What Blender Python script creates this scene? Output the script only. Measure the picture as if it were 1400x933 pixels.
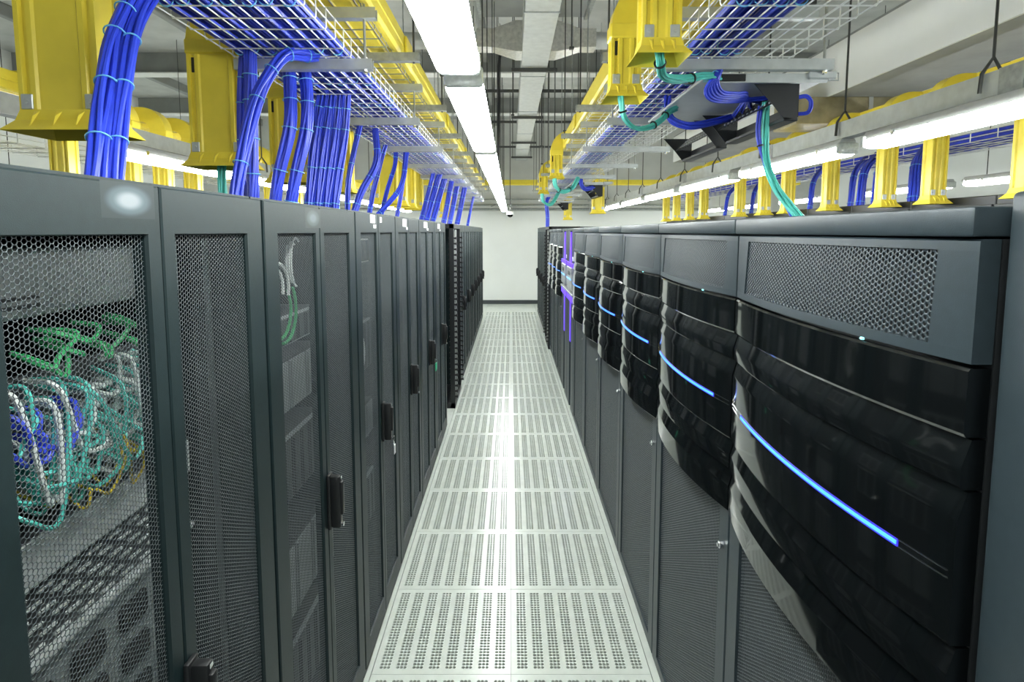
import bpy, bmesh, math, random
import numpy as np
from mathutils import Vector, Matrix

random.seed(7)
sc = bpy.context.scene
for o in list(bpy.data.objects):
    bpy.data.objects.remove(o, do_unlink=True)
COL = sc.collection

# ------------------------------------------------------------------ camera, world, exposure
cam_d = bpy.data.cameras.new('camera')
cam = bpy.data.objects.new('camera', cam_d)
COL.objects.link(cam)
cam.location = (0, 0, 1.894)
cam.rotation_euler = (math.radians(90 - 5.37), 0, 0)
cam_d.sensor_width = 36
cam_d.lens = 36 * 800 / 1400
cam_d.shift_x = 1.3 / 1400
cam_d.shift_y = -74.5 / 1400
cam_d.clip_start = 0.02
sc.camera = cam

world = bpy.data.worlds.new('room_air')
sc.world = world
world.use_nodes = True
world.node_tree.nodes['Background'].inputs[0].default_value = (0.5, 0.55, 0.55, 1)
world.node_tree.nodes['Background'].inputs[1].default_value = 0.25

sc.view_settings.view_transform = 'Standard'
sc.view_settings.look = 'None'
sc.view_settings.gamma = 1
sc.view_settings.use_curve_mapping = False
sc.view_settings.exposure = 1.25
LAMP = 17.5          # radiance of the fluorescent diffusers

# ------------------------------------------------------------------ materials
MATS = {}

def mat(name, col, rough=0.5, metal=0.0, noise=0.0, nscale=40.0, bump=0.0, bscale=200.0, emit=None, estr=0.0, coat=0.0, spec=0.5,
        transmission=0.0, stretch=None):
    m = bpy.data.materials.new(name)
    m.use_nodes = True
    nt = m.node_tree
    b = nt.nodes['Principled BSDF']
    b.inputs['Base Color'].default_value = (*col, 1)
    b.inputs['Roughness'].default_value = rough
    b.inputs['Metallic'].default_value = metal
    b.inputs['Coat Weight'].default_value = coat
    b.inputs['Coat Roughness'].default_value = 0.05
    b.inputs['Specular IOR Level'].default_value = spec
    b.inputs['Transmission Weight'].default_value = transmission
    if emit:
        b.inputs['Emission Color'].default_value = (*emit, 1)
        b.inputs['Emission Strength'].default_value = estr
    if noise or bump:
        tc = nt.nodes.new('ShaderNodeTexCoord')
        mp = nt.nodes.new('ShaderNodeMapping')
        nt.links.new(tc.outputs['Object'], mp.inputs[0])
        if stretch:
            mp.inputs['Scale'].default_value = stretch
    if noise:
        n = nt.nodes.new('ShaderNodeTexNoise')
        n.inputs['Scale'].default_value = nscale
        n.inputs['Detail'].default_value = 5
        nt.links.new(mp.outputs[0], n.inputs['Vector'])
        r = nt.nodes.new('ShaderNodeValToRGB')
        r.color_ramp.elements[0].position = 0.3
        r.color_ramp.elements[1].position = 0.7
        r.color_ramp.elements[0].color = (*[c * (1 - noise) for c in col], 1)
        r.color_ramp.elements[1].color = (*[min(1, c * (1 + noise)) for c in col], 1)
        nt.links.new(n.outputs['Fac'], r.inputs[0])
        nt.links.new(r.outputs[0], b.inputs['Base Color'])
    if bump:
        n2 = nt.nodes.new('ShaderNodeTexNoise')
        n2.inputs['Scale'].default_value = bscale
        n2.inputs['Detail'].default_value = 3
        nt.links.new(mp.outputs[0], n2.inputs['Vector'])
        bp = nt.nodes.new('ShaderNodeBump')
        bp.inputs['Strength'].default_value = bump
        bp.inputs['Distance'].default_value = 0.002
        nt.links.new(n2.outputs['Fac'], bp.inputs['Height'])
        nt.links.new(bp.outputs[0], b.inputs['Normal'])
    MATS[name] = m
    return m

mat('rack_paint', (0.0095, 0.0205, 0.0225), 0.45, 0.0, 0.10, 60, 0.12, 700, spec=0.35)
mat('rack_inside', (0.02, 0.023, 0.025), 0.5, 0.0, 0.1, 20)
mat('perforated_steel', (0.070, 0.086, 0.093), 0.38, 0.25, 0.05, 30)
mat('gloss_black', (0.0035, 0.0045, 0.005), 0.07, 0.0, 0.1, 12, coat=0.6)
mat('unit_grey', (0.031, 0.046, 0.055), 0.40, 0.1, 0.08, 50, 0.12, 800)
mat('black_plastic', (0.010, 0.011, 0.012), 0.38, 0.0, 0.1, 60)
mat('black_metal', (0.014, 0.016, 0.018), 0.4, 0.2, 0.1, 30)
mat('tile_paint', (0.62, 0.67, 0.62), 0.21, 0.0, 0.05, 14, 0.05, 400)
mat('tile_edge', (0.14, 0.15, 0.15), 0.6, 0.0, 0.1, 30)
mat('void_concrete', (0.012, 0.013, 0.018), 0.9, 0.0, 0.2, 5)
mat('yellow_plastic', (0.82, 0.66, 0.06), 0.36, 0.0, 0.06, 9, 0.05, 90)
mat('blue_cable', (0.030, 0.062, 0.62), 0.40, 0.0, 0.12, 20)
mat('tie_cyan', (0.16, 0.50, 0.78), 0.4, 0.0, 0.05, 20)
mat('aqua_cable', (0.10, 0.60, 0.52), 0.42, 0.0, 0.1, 25)
mat('white_cable', (0.72, 0.76, 0.74), 0.45, 0.0, 0.06, 25)
mat('green_cable', (0.04, 0.38, 0.13), 0.42, 0.0, 0.1, 25)
mat('yellow_cable', (0.70, 0.52, 0.04), 0.42, 0.0, 0.1, 25)
mat('galvanised', (0.50, 0.53, 0.53), 0.40, 0.6, 0.10, 18, 0.03, 60)
mat('duct_steel', (0.60, 0.62, 0.61), 0.5, 0.4, 0.08, 14, 0.04, 30)
mat('duct_foil', (0.70, 0.69, 0.64), 0.32, 0.5, 0.16, 30, 0.35, 40)
mat('duct_brown', (0.42, 0.37, 0.24), 0.4, 0.6, 0.3, 6, 0.1, 20)
mat('wire_zinc', (0.80, 0.82, 0.81), 0.34, 0.45, 0.06, 40)
mat('rod_dark', (0.085, 0.088, 0.085), 0.5, 0.5, 0.1, 50)
mat('strut_grey', (0.36, 0.38, 0.37), 0.45, 0.55, 0.2, 30)
mat('slab_grey', (0.46, 0.47, 0.45), 0.85, 0.0, 0.12, 3, 0.1, 20)
mat('beam_grey', (0.27, 0.28, 0.27), 0.7, 0.0, 0.10, 4)
mat('flange_lit', (0.78, 0.79, 0.77), 0.6, 0.0, 0.06, 5)
mat('wall_white', (0.84, 0.86, 0.84), 0.55, 0.0, 0.02, 2)
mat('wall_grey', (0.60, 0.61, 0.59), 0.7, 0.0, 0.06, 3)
mat('skirting_dark', (0.045, 0.055, 0.06), 0.5, 0.0, 0.08, 20)
mat('soffit_white', (0.74, 0.75, 0.73), 0.6, 0.0, 0.03, 2)
mat('fixture_housing', (0.60, 0.61, 0.60), 0.4, 0.0, 0.05, 20)
mat('fixture_clear', (0.80, 0.84, 0.82), 0.25, 0.1, 0.15, 60, 0.3, 120)
mat('diffuser_lit', (0.9, 0.9, 0.9), 0.4, 0.0, 0.0, emit=(0.96, 1.0, 0.97), estr=LAMP)
mat('led_cyan', (0.1, 0.4, 0.9), 0.3, emit=(0.05, 0.33, 1.0), estr=0.62)
mat('led_blue', (0.02, 0.02, 0.6), 0.3, emit=(0.06, 0.035, 1.0), estr=0.34)
mat('purple_glow', (0.1, 0.02, 0.6), 0.3, emit=(0.11, 0.035, 0.95), estr=0.5)
mat('led_dot', (0.3, 0.9, 0.9), 0.3, emit=(0.3, 0.85, 0.95), estr=0.5)
mat('chrome', (0.80, 0.82, 0.83), 0.15, 1.0, 0.03, 40)
mat('label_white', (0.88, 0.90, 0.90), 0.45, 0.0, 0.03, 60)
mat('tag_green', (0.03, 0.55, 0.28), 0.4, 0.0, 0.06, 40)
mat('server_grey', (0.36, 0.39, 0.39), 0.45, 0.2, 0.06, 30)
mat('server_silver', (0.84, 0.87, 0.86), 0.35, 0.3, 0.05, 40)
mat('server_dark', (0.035, 0.04, 0.043), 0.45, 0.1, 0.1, 40)
mat('panel_pale', (0.33, 0.35, 0.36), 0.4, 0.0, 0.05, 20)
mat('plate_grey', (0.50, 0.53, 0.54), 0.4, 0.3, 0.06, 10)
mat('tray_dark', (0.10, 0.11, 0.12), 0.5, 0.4, 0.1, 30)

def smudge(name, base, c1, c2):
    """a blurred sticker: pale in the middle, fading to rack colour at its rim"""
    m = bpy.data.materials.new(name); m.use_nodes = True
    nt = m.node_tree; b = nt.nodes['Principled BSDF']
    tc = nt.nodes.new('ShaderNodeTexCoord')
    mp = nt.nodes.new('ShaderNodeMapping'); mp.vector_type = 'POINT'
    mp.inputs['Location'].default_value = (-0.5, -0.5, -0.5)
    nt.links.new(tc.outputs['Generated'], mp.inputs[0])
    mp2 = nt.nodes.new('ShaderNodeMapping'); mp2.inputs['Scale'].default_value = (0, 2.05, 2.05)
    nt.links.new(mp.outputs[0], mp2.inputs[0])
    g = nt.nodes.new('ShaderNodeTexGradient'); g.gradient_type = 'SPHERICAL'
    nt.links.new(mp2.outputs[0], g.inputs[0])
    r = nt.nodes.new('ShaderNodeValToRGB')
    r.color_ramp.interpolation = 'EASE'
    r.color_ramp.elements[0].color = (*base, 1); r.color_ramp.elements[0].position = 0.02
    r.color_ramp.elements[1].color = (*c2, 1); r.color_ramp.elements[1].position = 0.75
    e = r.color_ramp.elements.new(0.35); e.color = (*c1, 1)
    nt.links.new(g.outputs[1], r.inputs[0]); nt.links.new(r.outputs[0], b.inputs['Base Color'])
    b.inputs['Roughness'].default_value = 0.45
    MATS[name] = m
smudge('sticker_blurred', (0.0095, 0.0205, 0.0225), (0.055, 0.085, 0.10), (0.22, 0.25, 0.27))
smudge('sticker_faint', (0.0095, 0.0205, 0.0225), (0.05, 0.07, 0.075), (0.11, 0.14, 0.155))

# ------------------------------------------------------------------ mesh helpers
class MB:
    def __init__(s):
        s.v = []; s.f = []
    def add(s, vs, fs):
        n = len(s.v); s.v += [tuple(p) for p in vs]; s.f += [tuple(i + n for i in f) for f in fs]
        return s
    def box(s, x0, x1, y0, y1, z0, z1):
        vs = [(x0, y0, z0), (x1, y0, z0), (x1, y1, z0), (x0, y1, z0), (x0, y0, z1), (x1, y0, z1), (x1, y1, z1), (x0, y1, z1)]
        return s.add(vs, [(0, 3, 2, 1), (4, 5, 6, 7), (0, 1, 5, 4), (1, 2, 6, 5), (2, 3, 7, 6), (3, 0, 4, 7)])
    def bbox(s, x0, x1, y0, y1, z0, z1, c=0.004, seg=1):
        bm = bmesh.new()
        bmesh.ops.create_cube(bm, size=1)
        for v in bm.verts:
            v.co = (x0 + (v.co.x + .5) * (x1 - x0), y0 + (v.co.y + .5) * (y1 - y0), z0 + (v.co.z + .5) * (z1 - z0))
        bmesh.ops.bevel(bm, geom=list(bm.edges), offset=c, segments=seg, affect='EDGES', profile=0.5)
        bm.verts.index_update()
        s.add([v.co[:] for v in bm.verts], [[v.index for v in f.verts] for f in bm.faces])
        bm.free(); return s
    def tube(s, pts, r, n=6, closed=False, caps=True):
        P = [Vector(p) for p in pts]; m = len(P); base = len(s.v)
        up = Vector((0, 0, 1)); prev = None
        for i in range(m):
            if closed: t = P[(i + 1) % m] - P[i - 1]
            else: t = P[min(i + 1, m - 1)] - P[max(i - 1, 0)]
            t = t.normalized() if t.length > 1e-9 else Vector((0, 1, 0))
            if prev is None:
                a = t.cross(up)
                if a.length < 1e-3: a = t.cross(Vector((1, 0, 0)))
            else:
                a = prev - t * prev.dot(t)
                if a.length < 1e-6: a = t.cross(up)
            a.normalize(); prev = a; b = t.cross(a)
            for k in range(n):
                an = 2 * math.pi * k / n
                s.v.append(tuple(P[i] + (a * math.cos(an) + b * math.sin(an)) * r))
        rng = m if closed else m - 1
        for i in range(rng):
            j = (i + 1) % m
            for k in range(n):
                l = (k + 1) % n
                s.f.append((base + i * n + k, base + i * n + l, base + j * n + l, base + j * n + k))
        if caps and not closed:
            s.f.append(tuple(base + k for k in reversed(range(n))))
            s.f.append(tuple(base + (m - 1) * n + k for k in range(n)))
        return s
    def sweep(s, rings, caps=True, closed=True):
        """rings: equal-length lists of points, joined in order"""
        base = len(s.v); n = len(rings[0])
        for r in rings: s.v += [tuple(p) for p in r]
        for i in range(len(rings) - 1):
            for k in range(n if closed else n - 1):
                l = (k + 1) % n
                s.f.append((base + i * n + k, base + i * n + l, base + (i + 1) * n + l, base + (i + 1) * n + k))
        if caps:
            s.f.append(tuple(base + k for k in reversed(range(n))))
            s.f.append(tuple(base + (len(rings) - 1) * n + k for k in range(n)))
        return s
    def mesh(s, name, m, smooth=False, angle=35):
        me = bpy.data.meshes.new(name)
        me.from_pydata(s.v, [], s.f)
        me.materials.append(MATS[m] if isinstance(m, str) else m)
        me.update()
        if smooth:
            me.polygons.foreach_set('use_smooth', [True] * len(me.polygons))
            me.set_sharp_from_angle(angle=math.radians(angle))
        bm = bmesh.new(); bm.from_mesh(me)
        bmesh.ops.recalc_face_normals(bm, faces=bm.faces)
        bm.to_mesh(me); bm.free()
        return me

def link(name, me, parent=None, loc=None, rotz=None, scale=None):
    o = bpy.data.objects.new(name, me)
    COL.objects.link(o)
    if parent: o.parent = parent
    if loc is not None: o.location = loc
    if rotz: o.rotation_euler = (0, 0, rotz)
    if scale is not None: o.scale = scale
    return o

def part(name, mb, m, parent, smooth=False, loc=None, label=None, angle=35):
    o = link(name, mb.mesh(name, m, smooth, angle), parent, loc)
    if label: o['label'] = label
    return o

def tag(o, label, cat, group=None):
    o['label'] = label; o['category'] = cat
    if group: o['group'] = group
    return o

def thing(name, label, cat, loc=(0, 0, 0), group=None, rotz=0, scale=None):
    o = link(name, None, None, loc, rotz, scale)
    o.empty_display_size = 0.05
    return tag(o, label, cat, group)

def struct(name, mb, m, parent=None, smooth=False):
    o = link(name, mb.mesh(name, m, smooth), parent)
    if not parent: o['kind'] = 'structure'
    return o

def kids(o):
    return [c for c in bpy.data.objects if c.parent == o]

KID = {}
def copy_tree(root, label, loc, rotz=0.0, scale=None, group=None, skip=()):
    if root.name not in KID:
        KID[root.name] = [(c, kids(c)) for c in kids(root)]
    r = root.copy(); COL.objects.link(r)
    r.location = loc; r.rotation_euler = (0, 0, rotz)
    r.scale = scale if scale else (1, 1, 1)
    r['label'] = label
    if group: r['group'] = group
    for ch, gs in KID[root.name]:
        if ch.name.split('.')[0] in skip: continue
        c = ch.copy(); COL.objects.link(c); c.parent = r
        for g in gs:
            if g.name.split('.')[0] in skip: continue
            d = g.copy(); COL.objects.link(d); d.parent = c
    return r

NTH = ['nearest the camera', 'second from the camera', 'third from the camera', 'fourth from the camera', 'fifth from the camera',
       'sixth from the camera', 'seventh from the camera', 'eighth from the camera', 'ninth from the camera', 'tenth from the camera',
       'eleventh from the camera', 'twelfth from the camera', 'thirteenth from the camera', 'fourteenth from the camera']

def hex_sheet(y0, y1, z0, z1, p, ratio, depth, face, xf=None):
    """perforated steel sheet in the Y-Z plane: a honeycomb of real holes; face = +1/-1 side that looks out"""
    R = p / math.sqrt(3); r = R * ratio; dx = 1.5 * R
    nc = int((y1 - y0) / dx) + 1; nr = int((z1 - z0) / p) + 1
    ii, jj = np.meshgrid(np.arange(nc), np.arange(nr), indexing='ij')
    cy = (y0 + ii * dx).ravel(); cz = (z0 + jj * p + (ii % 2) * p / 2).ravel()
    a = np.arange(6) * math.pi / 3
    oy = R * np.cos(a); oz = R * np.sin(a); iy = r * np.cos(a); iz = r * np.sin(a)
    N = len(cy)
    Y = np.concatenate([cy[:, None] + oy, cy[:, None] + iy, cy[:, None] + iy], 1)
    Z = np.concatenate([cz[:, None] + oz, cz[:, None] + iz, cz[:, None] + iz], 1)
    Y = np.clip(Y, y0 - p * .5, y1 + p * .5)
    X = np.zeros_like(Y); X[:, 12:] = -depth * face
    if xf is not None: X = X + xf(Y, Z)
    V = np.stack([X.ravel(), Y.ravel(), Z.ravel()], 1)
    q = []
    for k in range(6):
        l = (k + 1) % 6
        q.append([k, l, 6 + l, 6 + k]); q.append([6 + k, 6 + l, 12 + l, 12 + k])
    q = np.array(q)
    if face < 0: q = q[:, ::-1]
    Fq = (np.arange(N)[:, None, None] * 18 + q[None]).reshape(-1, 4)
    return V, Fq

def np_mesh(name, V, Fq, m):
    me = bpy.data.meshes.new(name)
    me.vertices.add(len(V)); me.vertices.foreach_set('co', V.astype(np.float32).ravel())
    me.loops.add(Fq.size); me.loops.foreach_set('vertex_index', Fq.astype(np.int32).ravel())
    me.polygons.add(len(Fq)); me.polygons.foreach_set('loop_start', np.arange(0, Fq.size, 4, dtype=np.int32))
    me.update(calc_edges=True)
    me.materials.append(MATS[m])
    return me

def catmull(pts, n=8):
    P = [Vector(p) for p in pts]; P = [P[0] * 2 - P[1]] + P + [P[-1] * 2 - P[-2]]
    out = []
    for i in range(1, len(P) - 2):
        for k in range(n):
            t = k / n; a, b, c, d = P[i - 1:i + 3]
            out.append(.5 * ((2 * b) + (c - a) * t + (2 * a - 5 * b + 4 * c - d) * t * t + (3 * b - a - 3 * c + d) * t ** 3))
    out.append(P[-2]); return out

# ------------------------------------------------------------------ room shell
WALL_Y = 15.3; CEIL = 4.75; XW = 8.0; YB = -3.5
mb = MB()
mb.box(-XW, -0.603, YB, WALL_Y, -0.05, 0.0).box(0.603, XW, YB, WALL_Y, -0.05, 0.0)
floor = struct('floor', mb, 'tile_paint')
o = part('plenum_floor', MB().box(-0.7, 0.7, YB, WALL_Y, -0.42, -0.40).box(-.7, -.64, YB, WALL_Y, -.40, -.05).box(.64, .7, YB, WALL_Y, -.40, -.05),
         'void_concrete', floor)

def tile_mesh():
    s = 0.5985; mb = MB(); g0 = 0.0135
    P = 0.0716; cp = 0.0158; hr = 0.0075; rows = 29; rp = 0.0186
    xs0 = 0.3 - s / 2; xe = 0.3 + s / 2
    ang = [math.radians(45 + 45 * k) for k in range(8)]
    blocks = [(0.3 - 3.5 * P + i * P - 1.5 * cp, 0.3 - 3.5 * P + i * P + 1.5 * cp) for i in range(8)]
    yb0 = 0.3 - rows * rp / 2; yb1 = 0.3 + rows * rp / 2
    def q(x0, x1, y0, y1): mb.add([(x0, y0, 0), (x1, y0, 0), (x1, y1, 0), (x0, y1, 0)], [(0, 1, 2, 3)])
    q(xs0, xe, xs0, yb0); q(xs0, xe, yb1, xe)
    x = xs0
    for b0, b1 in blocks:
        q(x, b0, yb0, yb1); x = b1
    q(x, xe, yb0, yb1)
    for b0, b1 in blocks:
        for c in range(3):
            for r in range(rows):
                cx = b0 + (c + .5) * cp; cy = yb0 + (r + .5) * rp
                o_ = [(1, 1), (0, 1), (-1, 1), (-1, 0), (-1, -1), (0, -1), (1, -1), (1, 0)]
                ov = [(cx + a * cp / 2, cy + b_ * rp / 2, 0) for a, b_ in o_]
                iv = [(cx + hr * math.cos(t), cy + hr * math.sin(t), 0) for t in ang]
                lv = [(cx + hr * math.cos(t), cy + hr * math.sin(t), -0.010) for t in ang]
                mb.add(ov + iv + lv, [(k, (k + 1) % 8, 8 + (k + 1) % 8, 8 + k) for k in range(8)] +
                       [(8 + k, 8 + (k + 1) % 8, 16 + (k + 1) % 8, 16 + k) for k in range(8)])
    # rim walls
    for (x0, y0, x1, y1) in ((xs0, xs0, xe, xs0), (xe, xs0, xe, xe), (xe, xe, xs0, xe), (xs0, xe, xs0, xs0)):
        mb.add([(x0, y0, 0), (x1, y1, 0), (x1, y1, -.03), (x0, y0, -.03)], [(0, 1, 2, 3)])
    V = np.array(mb.v); 
    me = bpy.data.meshes.new('perforated_tile')
    me.from_pydata(mb.v, [], mb.f); me.materials.append(MATS['tile_paint']); me.update()
    return me
TILE = tile_mesh()
PLAIN = MB().bbox(0.00075, 0.59925, 0.00075, 0.59925, -0.03, 0, 0.001).mesh('plain_tile', 'tile_paint')
RAIL = MB().box(-0.02, 0.02, 0, 0.6, -0.05, -0.031).box(-.6, .6, -.02, .02, -.05, -.031).mesh('tile_rail', 'tile_edge')
for k in range(-5, 21):
    for x in (-0.6, 0.0):
        plain = k >= 19
        link('plain_tile' if plain else 'perforated_tile', PLAIN if plain else TILE, floor, (x, 2.346 + .6 * k, 0))
    link('stringer', RAIL, floor, (0, 2.346 + .6 * k, 0))
link('plain_tile', MB().bbox(-.6, .6, 14.9468, WALL_Y, -.03, 0, .001).mesh('strip_tile', 'tile_paint'), floor)

struct('wall_back', MB().box(-XW, XW, WALL_Y, WALL_Y + .15, -.05, 2.42), 'wall_white')
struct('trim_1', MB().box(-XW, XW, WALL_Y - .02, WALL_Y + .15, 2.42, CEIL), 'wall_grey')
struct('baseboard_back', MB().bbox(-XW, XW, WALL_Y - .018, WALL_Y, 0.0, .10, .004), 'skirting_dark')
struct('wall_left', MB().box(-XW - .15, -XW, YB, WALL_Y, -.05, CEIL), 'wall_white')
struct('wall_right', MB().box(XW, XW + .15, YB, WALL_Y, -.05, CEIL), 'wall_white')
struct('wall_front', MB().box(-XW, XW, YB - .15, YB, -.05, CEIL), 'wall_white')
ceiling = struct('ceiling', MB().box(-XW, XW, YB, WALL_Y, CEIL, CEIL + .15), 'slab_grey')
web = MB().box(-XW, XW, -.03, .03, 4.42, CEIL).mesh('beam_web', 'beam_grey')
flg = MB().bbox(-XW, XW, -.13, .13, 4.40, 4.42, .003).mesh('beam_flange', 'flange_lit')  # paler than the web: light from below is put into the flange colour
for y in (0.1, 3.3, 6.5, 9.7, 12.9):
    b = link('beam', web, ceiling, (0, y, 0)); link('beam_flange', flg, b)
rib = MB().bbox(-.05, .05, YB, WALL_Y, CEIL - .16, CEIL, .01).mesh('deck_rib', 'beam_grey')
for x in np.arange(-7, 7.5, 2.0):
    link('deck_rib', rib, ceiling, (float(x) + .6, 0, 0))

# big white soffit on the right; shade put into its darker underside colour
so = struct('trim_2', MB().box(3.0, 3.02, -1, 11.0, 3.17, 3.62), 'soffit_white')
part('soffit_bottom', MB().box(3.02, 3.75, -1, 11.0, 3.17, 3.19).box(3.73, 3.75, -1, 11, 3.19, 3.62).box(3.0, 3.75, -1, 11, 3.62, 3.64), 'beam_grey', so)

# ------------------------------------------------------------------ fluorescent fixtures
def fixture_meshes(L=1.57):
    prof_h = [(-.048, .052), (-.046, .085), (-.036, .10), (.036, .10), (.046, .085), (.048, .052)]
    prof_d = [(-.050, .052), (-.064, .026), (-.062, .010), (-.048, 0), (.048, 0), (.062, .010), (.064, .026), (.050, .052)]
    H = MB().sweep([[(x, y, z) for x, z in prof_h] for y in (0.01, L - .01)])
    D = MB().sweep([[(x * .9, .03, z * .8 + .006) for x, z in prof_d], [(x, .05, z) for x, z in prof_d], [(x, L - .05, z) for x, z in prof_d],
                    [(x * .9, L - .03, z * .8 + .006) for x, z in prof_d]])
    E1 = MB().bbox(-.064, .064, -.004, .03, .008, .075, .012, 2)
    C = MB().bbox(.0, .006, .25, .28, .03, .07, .001)
    return H.mesh('housing', 'fixture_housing', True), D.mesh('diffuser', 'diffuser_lit'), E1.mesh('end_cap', 'fixture_clear', True), C.mesh('clip', 'chrome')
FX = fixture_meshes()
def fixture(label, x, y, z, group, rods=True, rodtop=CEIL, trunk=False):
    t = thing('ceiling_light', label, 'light', (x, y, z), group)
    link('housing', FX[0], t); link('diffuser', FX[1], t)
    link('end_cap', FX[2], t); link('end_cap', FX[2], t, (0, 1.57, 0), math.pi)
    for k in range(2):
        link('clip', FX[3], t, (.050, k * 1.04, 0)); link('clip', FX[3], t, (-.056, k * 1.04, 0))
    if rods:
        for yy in (.25, 1.32):
            part('hanger_rod', MB().tube([(0, yy, .10), (0, yy, rodtop - z)], .004, 6), 'rod_dark', t)
    return t
for k in range(-2, 7):
    y = 1.95 + 1.70 * k
    if k < -1: lab = 'long white light fitting over the aisle hidden behind the camera'
    else: lab = 'white fluorescent light fitting over the central aisle, ' + NTH[k + 1]
    fixture(lab, -.155, y, 2.355, 'light row over the central aisle')
def trunk_run(x, zt, y0, y1, label, group, side, lights, wlab):
    t = thing('lighting_trunking', label, 'trunking', (x, y0, zt), group)
    part('channel', MB().sweep([[(-.035, y, 0), (.035, y, 0), (.035, y, .1), (.022, y, .1), (.022, y, .012), (-.022, y, .012), (-.022, y, .1), (-.035, y, .1)]
                               for y in (0, y1 - y0)]), 'galvanised', t)
    n = int((y1 - y0 - 1) / 1.1)
    hk = MB().tube([(-.05, 0, .02), (-.045, 0, .1), (0, 0, .17), (.045, 0, .1), (.05, 0, .02)], .008, 6)
    hk.tube([(0, 0, .17), (0, 0, CEIL - zt)], .006, 6)
    hm = hk.mesh('hanger', 'rod_dark', True)
    bm_ = MB().box(-.038, .038, -.06, .06, -.004, .103).mesh('joiner', 'strut_grey')
    for k in range(n + 1):
        link('hanger', hm, t, (0, .84 + k * 1.1, 0))
        if k % 2 == 0: link('joiner', bm_, t, (0, .70 + k * 1.1, 0))
    for i, y in enumerate(lights):
        fixture(wlab + ', ' + NTH[i], x, y, zt - .102, 'lights on the trunking %s' % side, rods=False)
RL = [-.0 + 1.79 * k for k in range(8)]
trunk_run(2.03, 2.455, -.5, 14.4, 'grey steel lighting trunking hung above the right hot aisle', 'lighting trunking', 'right',
          [3.58 + 1.79 * k for k in range(-2, 6)], 'tube light under the trunking right of the black glossy cabinets')
trunk_run(-2.45, 2.455, -.5, 14.4, 'grey steel lighting trunking hung behind the left perforated racks', 'lighting trunking', 'left',
          [3.66 + 1.79 * k for k in range(0, 6)], 'tube light under the trunking behind the left perforated racks')
for i, y in enumerate((-1.0, 2.2, 4.6, 6.4, 8.8, 11.2, 13.2)):
    fixture('distant tube light in the next aisle at far right, ' + NTH[i], 4.75, y, 2.36, 'lights of the far right aisle')
    fixture('distant tube light in the next aisle at far left, ' + NTH[i], -5.0, y, 2.36, 'lights of the far left aisle')

# ------------------------------------------------------------------ left racks
RW = 0.82
def door_frame(y0, y1, m0, m1, z0=.035, z1=1.972, mz0=.13, mz1=1.89):
    mb = MB(); x0, x1 = -.028, 0.0
    # front ring with a bevelled inner lip
    o = [(y0, z0), (y1, z0), (y1, z1), (y0, z1)]; c = .003
    oi = [(y0 + c, z0 + c), (y1 - c, z0 + c), (y1 - c, z1 - c), (y0 + c, z1 - c)]
    i0 = [(m0, mz0), (m1, mz0), (m1, mz1), (m0, mz1)]
    i1 = [(m0 + .002, mz0 + .002), (m1 - .002, mz0 + .002), (m1 - .002, mz1 - .002), (m0 + .002, mz1 - .002)]
    R = [[(x0, *p) for p in o], [(x1 - c, *p) for p in o], [(x1, *p) for p in oi], [(x1, *p) for p in i0], [(x1 - .006, *p) for p in i1], [(x0, *p) for p in i1]]
    base = 0
    vs = [p for r in R for p in r]
    fs = []
    for a in range(5):
        for k in range(4):
            l = (k + 1) % 4
            fs.append((a * 4 + k, a * 4 + l, (a + 1) * 4 + l, (a + 1) * 4 + k))
    return MB().add(vs, fs)

def make_left_rack():
    t = thing('server_rack', 'x', 'rack', (0, 0, 0), 'perforated racks of the left row')
    b = MB(); g = .004; W = RW; D = 1.05
    b.box(-D, -.03, g, .022, .03, 1.98).box(-D, -.03, W - .022, W - g, .03, 1.98)
    b.box(-D, -.03, .022, W - .022, 1.955, 1.98).box(-D, -.03, .022, W - .022, .03, .06)
    b.box(-D, -D + .02, .022, W - .022, .06, 1.955)
    part('body', b, 'rack_paint', t)
    part('plinth', MB().box(-D, -.01, g, W - g, 0, .03), 'black_metal', t)
    for yy in (.07, W - .10):
        part('mounting_rail', MB().box(-.13, -.10, yy, yy + .03, .06, 1.955), 'server_dark', t)
    # black sealing strip in the joint towards the next rack
    for side in (0, 1):
        if side == 0: y0, y1, m0, m1 = .007, W / 2 - .002, .085, W / 2 - .038
        else: y0, y1, m0, m1 = W / 2 + .002, W - .007, W / 2 + .038, W - .085
        d = part('door', door_frame(y0, y1, m0, m1), 'rack_paint', t)
        link('mesh_panel', MESHL[side], d)
        if side == 1:
            h = MB().bbox(0.0, .012, W / 2 - .012, W / 2 + .024, .895, 1.085, .004, 2)
            h.bbox(.010, .044, W / 2 - .006, W / 2 + .018, .90, 1.08, .006, 2)
            h.bbox(.040, .052, W / 2 - .004, W / 2 + .016, .945, 1.06, .004, 2)
            part('handle', h, 'black_plastic', d, True, label='black plastic swing handle')
            part('lock', MB().tube([(.012, W / 2 + .006, .91), (.05, W / 2 + .006, .91)], .008, 10).bbox(.044, .0455, W / 2, W / 2 + .012, 1.068, 1.078, .0005),
                 'chrome', d, True, label='chrome key lock')
    return t
MESHL = []
for side in (0, 1):
    m0, m1 = ((.085, RW / 2 - .038) if side == 0 else (RW / 2 + .038, RW - .085))
    V, Fq = hex_sheet(m0, m1, .13, 1.89, .0084, .89, .0010, +1)
    V[:, 0] -= .009
    V[:, 2] = np.minimum(V[:, 2], 1.893)
    MESHL.append(np_mesh('mesh_panel', V, Fq, 'perforated_steel'))
rack0 = make_left_rack()
LB = [.612, 1.458, 2.32, 3.12, 3.92, 4.72, 5.50]
LX = -.615
def lscale(a, b): return (1, (b - a) / RW, 1)
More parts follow.
